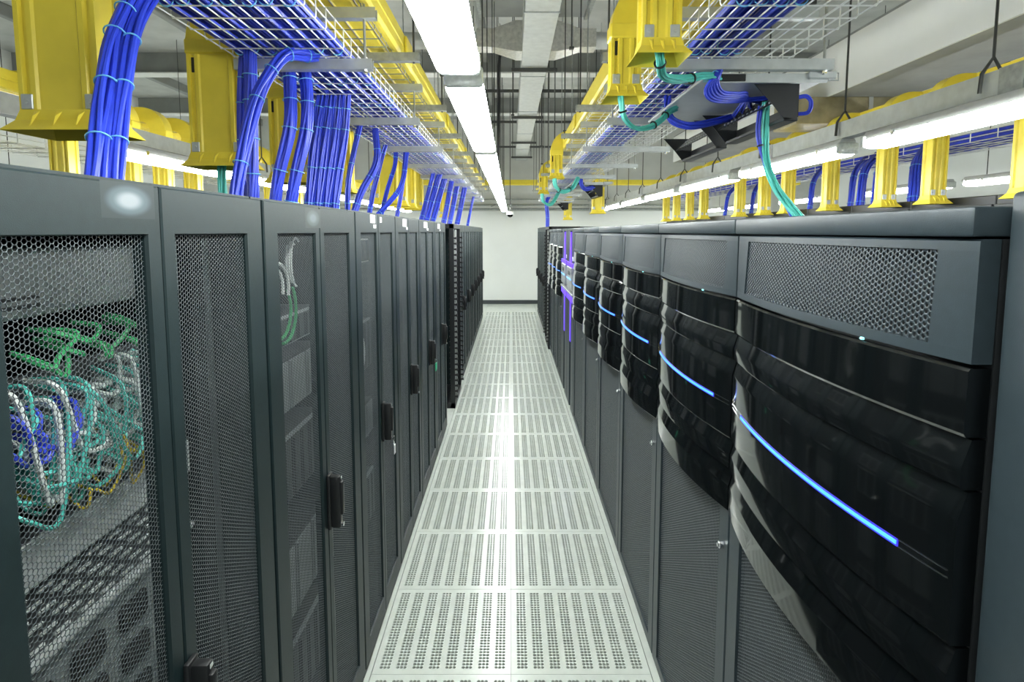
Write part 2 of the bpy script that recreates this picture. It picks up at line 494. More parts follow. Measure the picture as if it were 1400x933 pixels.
names = ['dark perforated server rack with tangled cables inside, ' + NTH[0] + ' on the left',
         'dark perforated rack with a green cable loop showing through its door',
         'dark perforated rack with keys hanging under its door handle',
         'dark perforated rack with a plain handle, fourth in the left row',
         'dark perforated rack with a green tag on its door handle',
         'dark perforated rack just before the open black cable frame, left row']
rack0['label'] = names[0]; rack0.location = (LX, LB[0], 0); rack0.scale = lscale(LB[0], LB[1])
for i in range(1, 6):
    copy_tree(rack0, names[i], (LX, LB[i], 0), 0, lscale(LB[i], LB[i + 1]))
copy_tree(rack0, 'perforated rack left of the camera, only its door edge in view', (LX, LB[0] - .83, 0))
for k in range(7):
    copy_tree(rack0, 'distant grey rack beyond the open black frame on the left, ' + NTH[k], (LX, 6.98 + .82 * k, 0), group='far racks of the left row')

# stickers and labels on the racks
def sticker(label, x, y0, y1, z0, z1, m, face=1, group=None):
    o = link('sticker', MB().add([(x + .00006 * face, y0, z0), (x + .00006 * face, y1, z0), (x + .00006 * face, y1, z1), (x + .00006 * face, y0, z1)], [(0, 1, 2, 3)]).mesh('sticker', m))
    return tag(o, label, 'sticker', group)
sticker('pale blurred sticker on the top rail of the nearest left rack', LX, .885, 1.018, 1.915, 1.972, 'sticker_blurred')
sticker('faint grey smudge sticker on the second left rack top rail', LX, 1.76, 1.90, 1.905, 1.965, 'sticker_faint')
stk = [(2.57, 2.665, 1.932, 1.968), (2.76, 2.80, 1.936, 1.962), (2.63, 2.68, 1.909, 1.925), (3.34, 3.46, 1.922, 1.965), (3.45, 3.50, 1.905, 1.92),
       (4.15, 4.32, 1.92, 1.962), (4.30, 4.37, 1.902, 1.918), (4.92, 5.08, 1.918, 1.96), (5.06, 5.12, 1.898, 1.914)]
sl = ['large white label, leftmost on the left rack top rails', 'small oval white label right of the first large rack label', 'tiny white label under the first large rack label',
      'white label on the fourth left rack top rail', 'tiny white label under the fourth rack label', 'white label on the fifth left rack top rail',
      'tiny white label under the fifth rack label', 'white label on the last rack before the open frame', 'tiny label under the last rack label before the open frame']
for (a, b, c, d), l in zip(stk, sl):
    sticker(l, LX, a, b, c, d, 'label_white', 1, 'white rack labels')
# hanging keys and tag
k = thing('key_ring', 'chrome keys with a white tag hanging from the third left rack', 'keys', (LX + .05, 2.74, .90), None)
part('ring', MB().tube([(.0, .014 * math.cos(a), .014 * math.sin(a)) for a in np.linspace(0, 2 * math.pi, 13)[:-1]], .0016, 5, True), 'chrome', k, True)
part('key', MB().bbox(-.001, .001, -.010, .010, -.034, -.012, .0006).box(-.001, .001, -.004, .004, -.062, -.034), 'chrome', k)
part('key_tag', MB().bbox(.002, .005, -.012, .016, -.075, -.030, .001), 'label_white', k)
g = thing('key_tag', 'bright green key tag hanging from the fifth left rack handle', 'tag', (LX + .05, 4.34, .90), None)
part('tag_body', MB().bbox(-.004, .004, -.03, .03, -.05, .01, .004, 2), 'tag_green', g, True)
part('tag_ring', MB().tube([(.0, .014 * math.cos(a), .02 + .014 * math.sin(a)) for a in np.linspace(0, 2 * math.pi, 13)[:-1]], .002, 5, True), 'chrome', g, True)

# ------------------------------------------------------------------ equipment inside the racks
def server_meshes(W, H, m_face, m_body, bays, D=.7):
    body = MB().box(-D, -.012, .0, W, .0, H)
    face = MB().bbox(-.014, 0, -.012, W + .012, .001, H - .001, .003)
    return body.mesh('chassis', m_body), face.mesh('faceplate', m_face)
SRV = {}
def server(label, rack_y0, scale_y, z, H, kind, x=-.12, group='servers inside the left racks'):
    W = .60
    key = (round(H, 3), kind)
    if key not in SRV:
        fm = {'grey': 'server_grey', 'silver': 'server_silver', 'dark': 'server_dark'}[kind]
        b, f = server_meshes(W, H, fm, 'server_dark', 6)
        bays = []
        nb = 8 if kind != 'dark' else 4
        bay = MB()
        bay.bbox(0, .006, .0, W / nb - .012, .008, H - .008, .002).box(.006, .012, .004, .010, .012, H - .012)
        SRV[key] = (b, f, bay.mesh('drive_bay', 'server_dark' if kind != 'dark' else 'server_grey'), nb,
                    MB().tube([(0, 0, .01), (.03, 0, .014), (.03, 0, H - .014), (0, 0, H - .01)], .004, 6).mesh('ear_handle', 'chrome', True))
    b, f, bay, nb, eh = SRV[key]
    t = thing('server', label, 'server', (LX + x, rack_y0 + .11 * scale_y, z), group)
    t.scale = (1, scale_y, 1)
    link('chassis', b, t); link('faceplate', f, t)
    for i in range(nb):
        link('drive_bay', bay, t, (0, .006 + i * W / nb, 0))
    for yy in (-.004, W + .004):
        link('ear_handle', eh, t, (0, yy, 0))
    return t
# nearest rack: grey chassis, cable tangle, silver banded chassis, dark perforated shelf
t = thing('blade_chassis', 'plain light grey chassis at the top inside the nearest left rack', 'chassis', (-.78, .70, 1.755))
part('chassis_body', MB().box(-.6, -.01, 0, .66, 0, .112), 'server_dark', t)
part('front_cover', MB().bbox(-.012, 0, -.01, .67, 0, .112, .004), 'server_grey', t)
part('vent_slot', MB().box(0, .002, .03, .26, .016, .022).box(0, .002, .03, .26, .03, .036), 'server_dark', t)
t = thing('storage_chassis', 'silver banded chassis in the middle of the nearest left rack', 'chassis', (-.78, .70, 1.185))
part('chassis_body', MB().box(-.6, -.012, 0, .66, 0, .228), 'server_dark', t)
part('silver_band', MB().bbox(-.012, .004, -.01, .67, .130, .210, .003), 'server_silver', t)
part('top_ledge', MB().add([(-.012, -.01, .212), (.004, -.01, .212), (.004, .67, .212), (-.012, .67, .212), (-.16, -.01, .262), (-.16, .67, .262)],
                           [(0, 1, 2, 3), (0, 3, 5, 4), (1, 2, 5, 4), (0, 1, 4), (2, 3, 5)]), 'tray_dark', t)
slot = MB().box(0, .004, 0, .035, 0, .005).mesh('vent_slot', 'server_silver')
for r in range(6):
    for c in range(11):
        link('vent_slot', slot, t, (-.012, .02 + c * .058 + (r % 2) * .029, .012 + r * .019))
part('lower_trim', MB().box(-.012, .006, -.01, .67, -.006, .004), 'server_silver', t)
t = thing('fan_module', 'dark module with black vent squares low in the nearest left rack', 'module', (-.78, .70, .88))
part('module_body', MB().box(-.6, -.012, 0, .66, 0, .28), 'server_grey', t)
fan = MB().bbox(0, .01, 0, .085, 0, .055, .008).mesh('fan_grille', 'black_plastic')
for r in range(3):
    for c in range(5):
        link('fan_grille', fan, t, (-.012, .02 + c * .13, .02 + r * .09))
for z, H, kd, i in ((.30, .18, 'dark', 0), (.55, .25, 'grey', 1)):
    server('server low in the nearest left rack, ' + ('bottom one' if i == 0 else 'upper one'), LB[0], 1.0, z, H, kd, -.165)
# cable tangle in nearest rack: each cable is a thing of its own colour family, bundled per colour
def patch_cords(name, label, m, n, y0, y1, z0, z1, sag, r=.0032, x0=-.765, x1=-.715, seed=1, wild=.012):
    rnd = random.Random(seed)
    t = thing(name, label, 'cables', (-.72, (y0 + y1) / 2, z0), 'patch cords in the nearest left rack')
    for i in range(n):
        ya = rnd.uniform(y0, y1); yb = min(y1 + .03, max(y0 - .03, ya + rnd.uniform(-.13, .13)))
        za = rnd.uniform(z0, z1); zb = rnd.uniform(z0, z1)
        xf = rnd.uniform(x0 + .03, x1)
        pts = [(x0 - .01, ya, za), (xf, ya + rnd.uniform(-wild, wild), za - sag * rnd.uniform(.2, .8)),
               (xf + rnd.uniform(-.02, .02), (ya + yb) / 2, min(za, zb) - sag * rnd.uniform(.3, 1.2)),
               (xf, yb + rnd.uniform(-wild, wild), zb - sag * rnd.uniform(.2, .8)), (x0 - .01, yb, zb)]
        pts = [(p[0] - t.location[0], p[1] - t.location[1], p[2] - t.location[2]) for p in pts]
        part('patch_cord', MB().tube(catmull(pts, 9), r, 6), m, t, True)
    return t
patch_cords('cord_tangle', 'green patch cords below the grey chassis in the nearest rack', 'green_cable', 9, .88, 1.17, 1.69, 1.74, .03, .0045, seed=3)
patch_cords('cord_tangle', 'aqua patch cord tangle in the nearest left rack', 'aqua_cable', 30, .86, 1.19, 1.50, 1.66, .05, .0038, seed=4)
patch_cords('cord_tangle', 'white patch cord tangle in the nearest left rack', 'white_cable', 18, .88, 1.19, 1.46, 1.66, .02, .0045, seed=5)
patch_cords('cord_tangle', 'thin yellow fibre cords in the nearest left rack', 'yellow_cable', 7, .90, 1.15, 1.46, 1.58, .07, .0026, seed=6)
patch_cords('cord_tangle', 'blue patch cord coil in the nearest left rack', 'blue_cable', 6, .86, .93, 1.57, 1.63, .03, .005, seed=8)
con = thing('port_shelf', 'grey patch panel with white plugs behind the aqua cords', 'panel', (-.79, .70, 1.46), None)
part('panel_plate', MB().bbox(-.02, 0, -.01, .67, 0, .20, .003), 'server_dark', con)
plug = MB().bbox(0, .05, 0, .012, 0, .010, .002).mesh('plug', 'white_cable')
rnd = random.Random(12)
for i in range(34):
    link('plug', plug, con, (0, rnd.uniform(.16, .52), rnd.choice([.03, .06, .09, .12, .15])), rnd.uniform(-.5, .5))
# second rack and further: ordinary servers behind the doors
def loop_cable(label, m, c, ry, rz, r, arc=(0, 300), n=1):
    t = thing('cable_loop', label, 'cable', c)
    for k in range(n):
        pts = [(.0 + .012 * k, (ry + .012 * k) * math.cos(math.radians(a)), (rz + .012 * k) * math.sin(math.radians(a))) for a in np.linspace(arc[0], arc[1], 22)]
        part('cable', MB().tube(pts, r, 6), m, t, True)
    return t
loop_cable('green cable loop hanging inside the second left rack', 'green_cable', (LX - .07, 1.72, 1.66), .085, .085, .005, (-100, 40), 2)
loop_cable('white cable loop hanging inside the second left rack', 'white_cable', (LX - .075, 1.66, 1.73), .06, .05, .005, (-20, 150), 3)
loop_cable('white plug leads near the top of the second left rack', 'white_cable', (LX - .07, 1.80, 1.80), .02, .05, .004, (60, 260), 3)
loop_cable('yellow cable hanging low inside the nearest left rack', 'yellow_cable', (LX - .06, 1.07, 1.07), .05, .10, .004, (-60, 80), 2)
loop_cable('pale cable coil inside the third left rack', 'white_cable', (LX - .07, 2.52, 1.36), .05, .06, .005, (-90, 170), 3)
loop_cable('short pale leads inside the third left rack', 'white_cable', (LX - .07, 2.46, 1.56), .03, .03, .005, (0, 200), 2)
spec = [(1, [(1.52, .10, 'grey'), (1.30, .18, 'dark'), (1.00, .22, 'grey'), (.60, .25, 'dark'), (.25, .25, 'grey')]),
        (2, [(1.74, .12, 'silver'), (1.20, .25, 'grey'), (.85, .18, 'dark'), (.40, .25, 'grey')]),
        (3, [(1.62, .18, 'grey'), (1.15, .25, 'dark'), (.60, .25, 'grey')]),
        (4, [(1.55, .25, 'grey'), (.95, .25, 'dark')]),
        (5, [(1.50, .25, 'grey'), (.90, .25, 'grey')])]
rn = ['nearest', 'second', 'third', 'fourth', 'fifth', 'sixth']
for ri, lst in spec:
    for j, (z, H, kd) in enumerate(lst):
        server('%s server in the %s left rack, %s from the top' % (kd, rn[ri], ['first', 'second', 'third', 'fourth', 'fifth'][j]), LB[ri], (LB[ri + 1] - LB[ri]) / RW, z, H, kd)

# ------------------------------------------------------------------ open black cable frames
def open_frame(label, x, y0, y1, face, ztop=1.975):
    t = thing('open_frame', label, 'cable frame', (x, y0, 0), 'open black frames')
    L = y1 - y0; s = -face
    for yy in (0, L - .05):
        for dx in (0, .45):
            part('post', MB().bbox(min(s * dx, s * (dx + .05)), max(s * dx, s * (dx + .05)), yy, yy + .05, 0, ztop, .004), 'black_metal', t)
    part('top_frame', MB().bbox(min(0, s * .5), max(0, s * .5), 0, L, ztop - .05, ztop, .004), 'black_metal', t)
    part('base_plate', MB().bbox(min(0, s * .5), max(0, s * .5), 0, L, 0, .06, .004), 'black_metal', t)
    part('back_panel', MB().box(min(s * .48, s * .5), max(s * .48, s * .5), .05, L - .05, .06, ztop - .05), 'black_plastic', t)
    fg = MB().bbox(min(s * -.02, s * .06), max(s * -.02, s * .06), 0, .035, 0, .018, .003)
    fg.bbox(min(s * -.03, s * -.02), max(s * -.03, s * -.02), 0, .035, -.006, .024, .003)
    fm = fg.mesh('cable_finger', 'black_plastic')
    n = 30
    for col in range(2):
        for i in range(n):
            link('cable_finger', fm, t, (0, .01 + col * (L - .06), .12 + i * (ztop - .22) / n))
    part('cable_cover', MB().bbox(min(s * .02, s * .06), max(s * .02, s * .06), L * .42, L * .62, .06, ztop - .06, .006), 'server_dark', t)
    part('divider', MB().bbox(min(0, s * .05), max(0, s * .05), L * .36, L * .40, .06, ztop - .06, .004), 'strut_grey', t)
    return t
open_frame('open black cable frame with fingers between the left racks', -.60, 6.14, 6.94, 1)
open_frame('open black cable frame behind the glossy cabinets on the right', .60, 9.32, 10.25, -1)

# ------------------------------------------------------------------ right glossy cabinets
UW = .825
def bul(u, z):
    b = np.where(z > 1.712, .008 + .024 * np.clip((1.885 - z) / .173, 0, 1), .032 + .018 * np.clip((1.712 - z) / .6, 0, 1))
    return -b * (1 - (2 * u / UW - 1) ** 2)
def bsweep(profile, u0=.004, u1=UW - .004, n=22):
    """profile: closed list of (x, z), x = 0 at the cabinet front plane, negative into the aisle; bowed outwards along the width"""
    rings = []
    for i in range(n + 1):
        u = u0 + (u1 - u0) * i / n
        rings.append([(x + float(bul(u, z)), u, z) for x, z in profile])
    return MB().sweep(rings)
def make_unit():
    t = thing('storage_cabinet', 'x', 'cabinet', (0, 0, 0), 'glossy black cabinets of the right row')
    D = 1.05
    b = MB().box(.03, D, .004, UW - .004, 0.03, 1.884)
    part('body', b, 'rack_inside', t)
    part('plinth', MB().box(.03, D, .004, UW - .004, 0, .03), 'black_metal', t)
    part('top_cap', MB().bbox(-.012, D, .003, UW - .003, 1.887, 1.927, .005, 2), 'unit_grey', t, True)
    # vent panel
    f = bsweep([(0, 1.716), (0, 1.733), (.028, 1.733), (.028, 1.716)])
    for pr, a, bb in (([(0, 1.868), (0, 1.881), (.004, 1.884), (.028, 1.884), (.028, 1.868)], .004, UW - .004),
                      ([(0, 1.733), (0, 1.868), (.028, 1.868), (.028, 1.733)], .004, .075), ([(0, 1.733), (0, 1.868), (.028, 1.868), (.028, 1.733)], UW - .075, UW - .004)):
        g = bsweep(pr, a, bb, 22 if bb - a > .3 else 4); f.add(g.v, g.f)
    vp = part('vent_panel', f, 'unit_grey', t, True, angle=25)
    link('vent_grille', VENT, vp)
    part('status_led', MB().bbox(-.0275, -.022, .205, .212, 1.712, 1.7165, .001), 'led_dot', vp)
    # five glossy louvre panels
    pan = [[(0, 1.710), (-.003, 1.706), (-.003, 1.620), (0, 1.615), (.028, 1.615), (.028, 1.710)],
           [(.009, 1.611), (-.002, 1.575), (-.003, 1.570), (-.003, 1.545), (0, 1.541), (.028, 1.541), (.028, 1.611)],
           [(.009, 1.537), (-.002, 1.500), (-.003, 1.495), (-.003, 1.318), (0, 1.313), (.028, 1.313), (.028, 1.537)],
           [(.009, 1.309), (-.002, 1.272), (-.003, 1.268), (-.003, 1.230), (0, 1.226), (.028, 1.226), (.028, 1.309)],
           [(.009, 1.221), (-.002, 1.180), (-.003, 1.176), (-.003, 1.106), (0, 1.102), (.028, 1.102), (.028, 1.221)]]
    for i, p in enumerate(pan):
        o = part('louvre', bsweep(p), 'gloss_black', t, True, angle=14)
        if i == 2:
            def strip(x, z0, z1, a, b_, d=.0015): return bsweep([(x, z0), (x - d, z0), (x - d, z1), (x, z1)], a, b_)
            part('led_glow_edge', strip(-.003, 1.4085, 1.4205, .095, UW - .115), 'led_blue', o)
            part('led_strip', strip(-.004, 1.4115, 1.4180, .097, UW - .117), 'led_cyan', o, label='bright blue light strip')
            tr = strip(-.003, 1.4195, 1.4208, .012, .095); g2 = strip(-.003, 1.4085, 1.4098, .012, .095); tr.add(g2.v, g2.f)
            for a_, b_ in ((UW - .115, UW - .012),):
                for z_ in (1.4195, 1.4085):
                    g2 = strip(-.003, z_, z_ + .0013, a_, b_); tr.add(g2.v, g2.f)
            part('chrome_line', tr, 'chrome', o)
    # lower perforated door
    d = part('lower_door', lower_frame(), 'unit_grey', t)
    link('mesh_panel', LOWM, d)
    part('door_lock', MB().tube([(.0, .035, .985), (-.012, .035, .985)], .011, 12).tube([(-.012, .035, .985), (-.017, .035, .985)], .006, 10), 'chrome', d, True, label='round chrome lock')
    return t
def lower_frame():
    y0, y1, z0, z1 = .004, UW - .004, .035, 1.14
    m0, m1, mz0, mz1 = .075, UW - .075, .08, 1.13
    o = [(y0, z0), (y1, z0), (y1, z1), (y0, z1)]; i0 = [(m0, mz0), (m1, mz0), (m1, mz1), (m0, mz1)]; c = .003
    oi = [(y0 + c, z0 + c), (y1 - c, z0 + c), (y1 - c, z1 - c), (y0 + c, z1 - c)]
    R = [[(.028, *p) for p in o], [(.002 + c, *p) for p in o], [(.002, *p) for p in oi], [(.002, *p) for p in i0], [(.02, *p) for p in i0]]
    fs = [(a * 4 + k, a * 4 + (k + 1) % 4, (a + 1) * 4 + (k + 1) % 4, (a + 1) * 4 + k) for a in range(4) for k in range(4)]
    return MB().add([p for r in R for p in r], fs)
V, Fq = hex_sheet(.072, UW - .072, 1.73, 1.872, .0094, .62, .0008, -1, lambda y, z: bul(y, z) + .003)
VENT = np_mesh('vent_grille', V, Fq, 'unit_grey')
V, Fq = hex_sheet(.072, UW - .072, .08, 1.13, .0095, .74, .0012, -1)
V[:, 0] += .010
LOWM = np_mesh('mesh_panel', V, Fq, 'perforated_steel')
unit0 = make_unit()
RX = .618
UY = [.768 + .825 * k for k in range(6)]
unit0['label'] = 'glossy black louvred cabinet with blue light strip, nearest on the right'
unit0.location = (RX, UY[0], 0)
for k in range(1, 6):
    copy_tree(unit0, 'glossy black louvred cabinet with blue light strip, %s on the right' % NTH[k].replace(' from the camera', ''), (RX, UY[k], 0))
for k in range(3):
    copy_tree(unit0, 'small glossy louvred cabinet beyond the purple lit cabinet, %s' % ['nearest', 'middle', 'farthest'][k],
              (RX, 7.06 + .745 * k, 0), 0, (1, .745 / UW, 1), group='far glossy cabinets')
# purple lit cabinets: glowing wedge and bands stand in for reflected LED light
def purple(label, y0, w):
    t = thing('display_cabinet', label, 'cabinet', (RX, y0, 0), 'purple lit cabinets')
    part('body', MB().box(.06, 1.05, .004, w - .004, 0, 1.92), 'rack_inside', t)
    part('upper_door', MB().bbox(0, .06, .004, w * .34, 1.55, 1.90, .004).bbox(0, .06, w * .62, w - .004, 1.55, 1.90, .004), 'unit_grey', t)
    part('top_cap', MB().bbox(-.005, 1.05, .003, w - .003, 1.90, 1.927, .004), 'unit_grey', t)
    part('glow_wedge', MB().sweep([[(x, w * .30, 1.56), (x, w * .66, 1.56), (x, w * .52, 1.89), (x, w * .44, 1.89)] for x in (-.004, .01)]), 'purple_glow', t, label='painted purple glow wedge')
    part('display', MB().bbox(-.02, .06, w * .16, w * .84, 1.30, 1.53, .006), 'panel_pale', t)
    part('display_window', MB().box(-.0225, -.02, w * .35, w * .6, 1.45, 1.49), 'black_plastic', t)
    part('light_strip', MB().bbox(-.024, -.02, w * .16, w * .84, 1.405, 1.418, .001), 'led_cyan', t)
    part('shelf', MB().bbox(-.02, .06, .01, w - .01, 1.245, 1.27, .004), 'panel_pale', t)
    part('glow_band', MB().box(-.012, .04, .02, w - .02, 1.18, 1.245).box(-.012, .04, .02, w - .02, 1.532, 1.575), 'purple_glow', t)
    part('lower_door', MB().bbox(0, .06, .004, w * .40, .04, 1.18, .004).bbox(0, .06, w * .60, w - .004, .04, 1.18, .004), 'unit_grey', t)
    part('lower_glow', MB().box(-.003, .05, w * .44, w * .56, .75, 1.18), 'purple_glow', t)
    part('badge', MB().bbox(-.004, 0, w * .12, w * .22, 1.60, 1.64, .001), 'label_white', t)
purple('grey cabinet with purple glow wedge and pale display, nearer one', 5.722, .665)
purple('grey cabinet with purple glow wedge and pale display, farther one', 6.39, .665)
for k in range(4):
    copy_tree(rack0, 'distant grey rack at the far right end of the aisle, ' + NTH[k], (.615, 10.27 + .82 * (k + 1), 0), math.pi, group='far racks of the right row')
# tall column cabinet next to the camera on the right
t = thing('end_cabinet', 'plain blue grey cabinet edge at the far right border', 'cabinet', (.640, -.42, 0))
part('cabinet_body', MB().bbox(0, 1.0, 0, 1.178, .02, 1.945, .008, 3), 'unit_grey', t, True, angle=60)
part('cabinet_plinth', MB().box(.02, 1.0, .01, 1.165, 0, .02), 'black_metal', t)
part('screw', MB().tube([(0, 1.10, 1.885), (-.003, 1.10, 1.885)], .005, 8), 'chrome', t)

# ------------------------------------------------------------------ mesh trays, hangers
TZ = 2.577
def wire_tray(label, xa, xb, z, y0, y1, group, side_h=.07, pitch=.05, cross=.104, r=.0026, m='wire_zinc'):
    n = max(2, round((xb - xa) / pitch))
    t = thing('wire_mesh_tray', label, 'cable tray', (xa, y0, z), group)
    W = xb - xa; L = y1 - y0
    lw = MB().tube([(0, 0, 0), (0, L, 0)], r, 6).mesh('long_wire', m, True)
    for i in range(n + 1):
        link('long_wire', lw, t, (W * i / n, 0, 0))
    for x in (-.004, W + .004):
        for h in (side_h * .5, side_h):
            link('long_wire', lw, t, (x, 0, h))
    cw = MB().tube([(-.008, 0, side_h), (-.008, 0, .004), (-.004, 0, -.003), (W + .004, 0, -.003), (W + .008, 0, .004), (W + .008, 0, side_h)], r, 5).mesh('cross_wire', m, True)
    for i in range(int(L / cross)):
        link('cross_wire', cw, t, (0, .02 + i * cross, 0))
    return t
wire_tray('zinc wire mesh tray full of blue cables above left racks', -1.078, -.632, TZ, 1.3, 13.6, 'lower wire mesh trays')
wire_tray('zinc wire mesh tray with few blue cables above right cabinets', .640, 1.10, TZ, 1.3, 13.6, 'lower wire mesh trays')
wire_tray('upper wire mesh tray beneath the left yellow duct', -.98, -.60, 2.772, 1.3, 12.6, 'upper wire mesh trays', .04, .095, .12, .003, 'strut_grey')
wire_tray('upper wire mesh tray beneath the right yellow duct', .60, .98, 2.772, 1.3, 12.6, 'upper wire mesh trays', .04, .095, .12, .003, 'wire_zinc')

def strut_mesh(L):
    s = .0205
    pr = [(-s, 0), (s, 0), (s, 2 * s), (s - .008, 2 * s), (s - .008, 2 * s - .004), (s - .0025, 2 * s - .004), (s - .0025, .0025), (-s + .0025, .0025), (-s + .0025, 2 * s - .004), (-s + .008, 2 * s - .004), (-s + .008, 2 * s), (-s, 2 * s)]
    return MB().sweep([[(x, y, z) for y, z in pr] for x in (0, L)])
STR = {}
def hanger(label, xa, xb, xu0, xu1, y, sgn):
    t = thing('tray_hanger', label, 'hanger', (0, y, 0), 'tray hangers')
    L1, L2 = round(xb - xa, 3), round(xu1 - xu0, 3)
    for L in (L1, L2):
        if L not in STR: STR[L] = strut_mesh(L).mesh('strut', 'galvanised')
    link('strut', STR[L1], t, (xa, 0, 2.530)); link('strut', STR[L2], t, (xu0, 0, 2.725))
    for x in ((xa + .03, xb - .03)):
        part('threaded_rod', MB().tube([(x, 0, 2.515), (x, 0, CEIL)], .0055, 6), 'strut_grey', t)
        part('nut', MB().tube([(x, 0, 2.517), (x, 0, 2.529)], .011, 6), 'chrome', t)
    return t
for k in range(-1, 9):
    y = 2.39 + 1.19 * k
    hanger('strut and rod hanger over the left racks, ' + NTH[k + 1], -1.09, -.548, -1.09, -.53, y, -1)
    hanger('strut and rod hanger over the right cabinets, ' + NTH[k + 1], .575, 1.27, .555, 1.20, y, 1)
    t = thing('duct_strut', 'short strut under the left yellow duct, ' + NTH[k + 1], 'strut', (0, y + .59, 0), 'duct struts')
    if .75 not in STR: STR[.75] = strut_mesh(.75).mesh('strut', 'strut_grey')
    link('strut', STR[.75], t, (-1.2, 0, 2.728))
    part('threaded_rod', MB().tube([(-.48, 0, 2.72), (-.48, 0, CEIL)], .0055, 6), 'rod_dark', t)
    t = thing('duct_strut', 'short strut under the right yellow duct, ' + NTH[k + 1], 'strut', (0, y + .59, 0), 'duct struts')
    link('strut', STR[.75], t, (.45, 0, 2.728))
    part('threaded_rod', MB().tube([(.48, 0, 2.72), (.48, 0, CEIL)], .0055, 6), 'rod_dark', t)

# ------------------------------------------------------------------ yellow fibre ducts
def duct_section(w, h, L):
    pr = []
    xs = [-w / 2, -w / 2, -w / 2 + .012, -w / 2 + .012, -w / 2 + .03]
    pts = [(-w / 2, h), (-w / 2, .012), (-w / 2 + .012, 0)]
    n = 5
    for i in range(n):
        a = -w / 2 + .012 + (w - .024) * (i + .2) / n; b = -w / 2 + .012 + (w - .024) * (i + .8) / n
        pts += [(a, 0), (a + .006, .008), (b - .006, .008), (b, 0)]
    pts += [(w / 2 - .012, 0), (w / 2, .012), (w / 2, h * .45), (w / 2 - .006, h * .5), (w / 2, h * .55), (w / 2, h), (w / 2 - .004, h), (w / 2 - .004, .02), (-w / 2 + .004, .02), (-w / 2 + .004, h)]
    return MB().sweep([[(x, y, z) for x, z in pts] for y in (0, L)])
def duct_run(label, x, z, y0, y1, w=.40, h=.12, sec=2.0, axis='y', group='yellow cable ducts'):
    t = thing('cable_duct', label, 'cable duct', (x, y0, z), group, rotz=0 if axis == 'y' else -math.pi / 2)
    n = int(math.ceil((y1 - y0) / sec))
    sm = duct_section(w, h, sec - .01).mesh('duct_section', 'yellow_plastic')
    cm = MB().bbox(-w / 2 - .012, w / 2 + .012, -.03, .03, -.008, h * .6, .006).mesh('collar', 'yellow_plastic')
    for i in range(n):
        link('duct_section', sm, t, (0, i * sec, 0))
        c = MB()
    cc = MB().bbox(-w / 2 - .014, -w / 2 - .001, -.09, .09, .005, h * .95, .006, 2).bbox(w / 2 + .001, w / 2 + .014, -.09, .09, .005, h * .95, .006, 2)
    cmesh = cc.mesh('joint_clamp', 'yellow_plastic', True)
    for i in range(1, n):
        link('joint_clamp', cmesh, t, (0, i * sec, 0))
    return t
duct_run('yellow plastic cable duct running above the left racks', -.76, 2.783, 1.2, 12.6, .42, .12)
duct_run('yellow plastic cable duct running above the right cabinets', .765, 2.783, 1.2, 12.6, .42, .12)
duct_run('yellow cable duct of the neighbouring row behind on the right', 3.38, 2.86, .8, 12.8, .30, .13)
duct_run('yellow cable duct of the neighbouring row behind on the left', -3.38, 2.80, .8, 12.8, .30, .13)
duct_run('yellow cross duct spanning the room near the white end wall', -7.0, 3.02, 14.4, 28.4, .20, .12, axis='x')

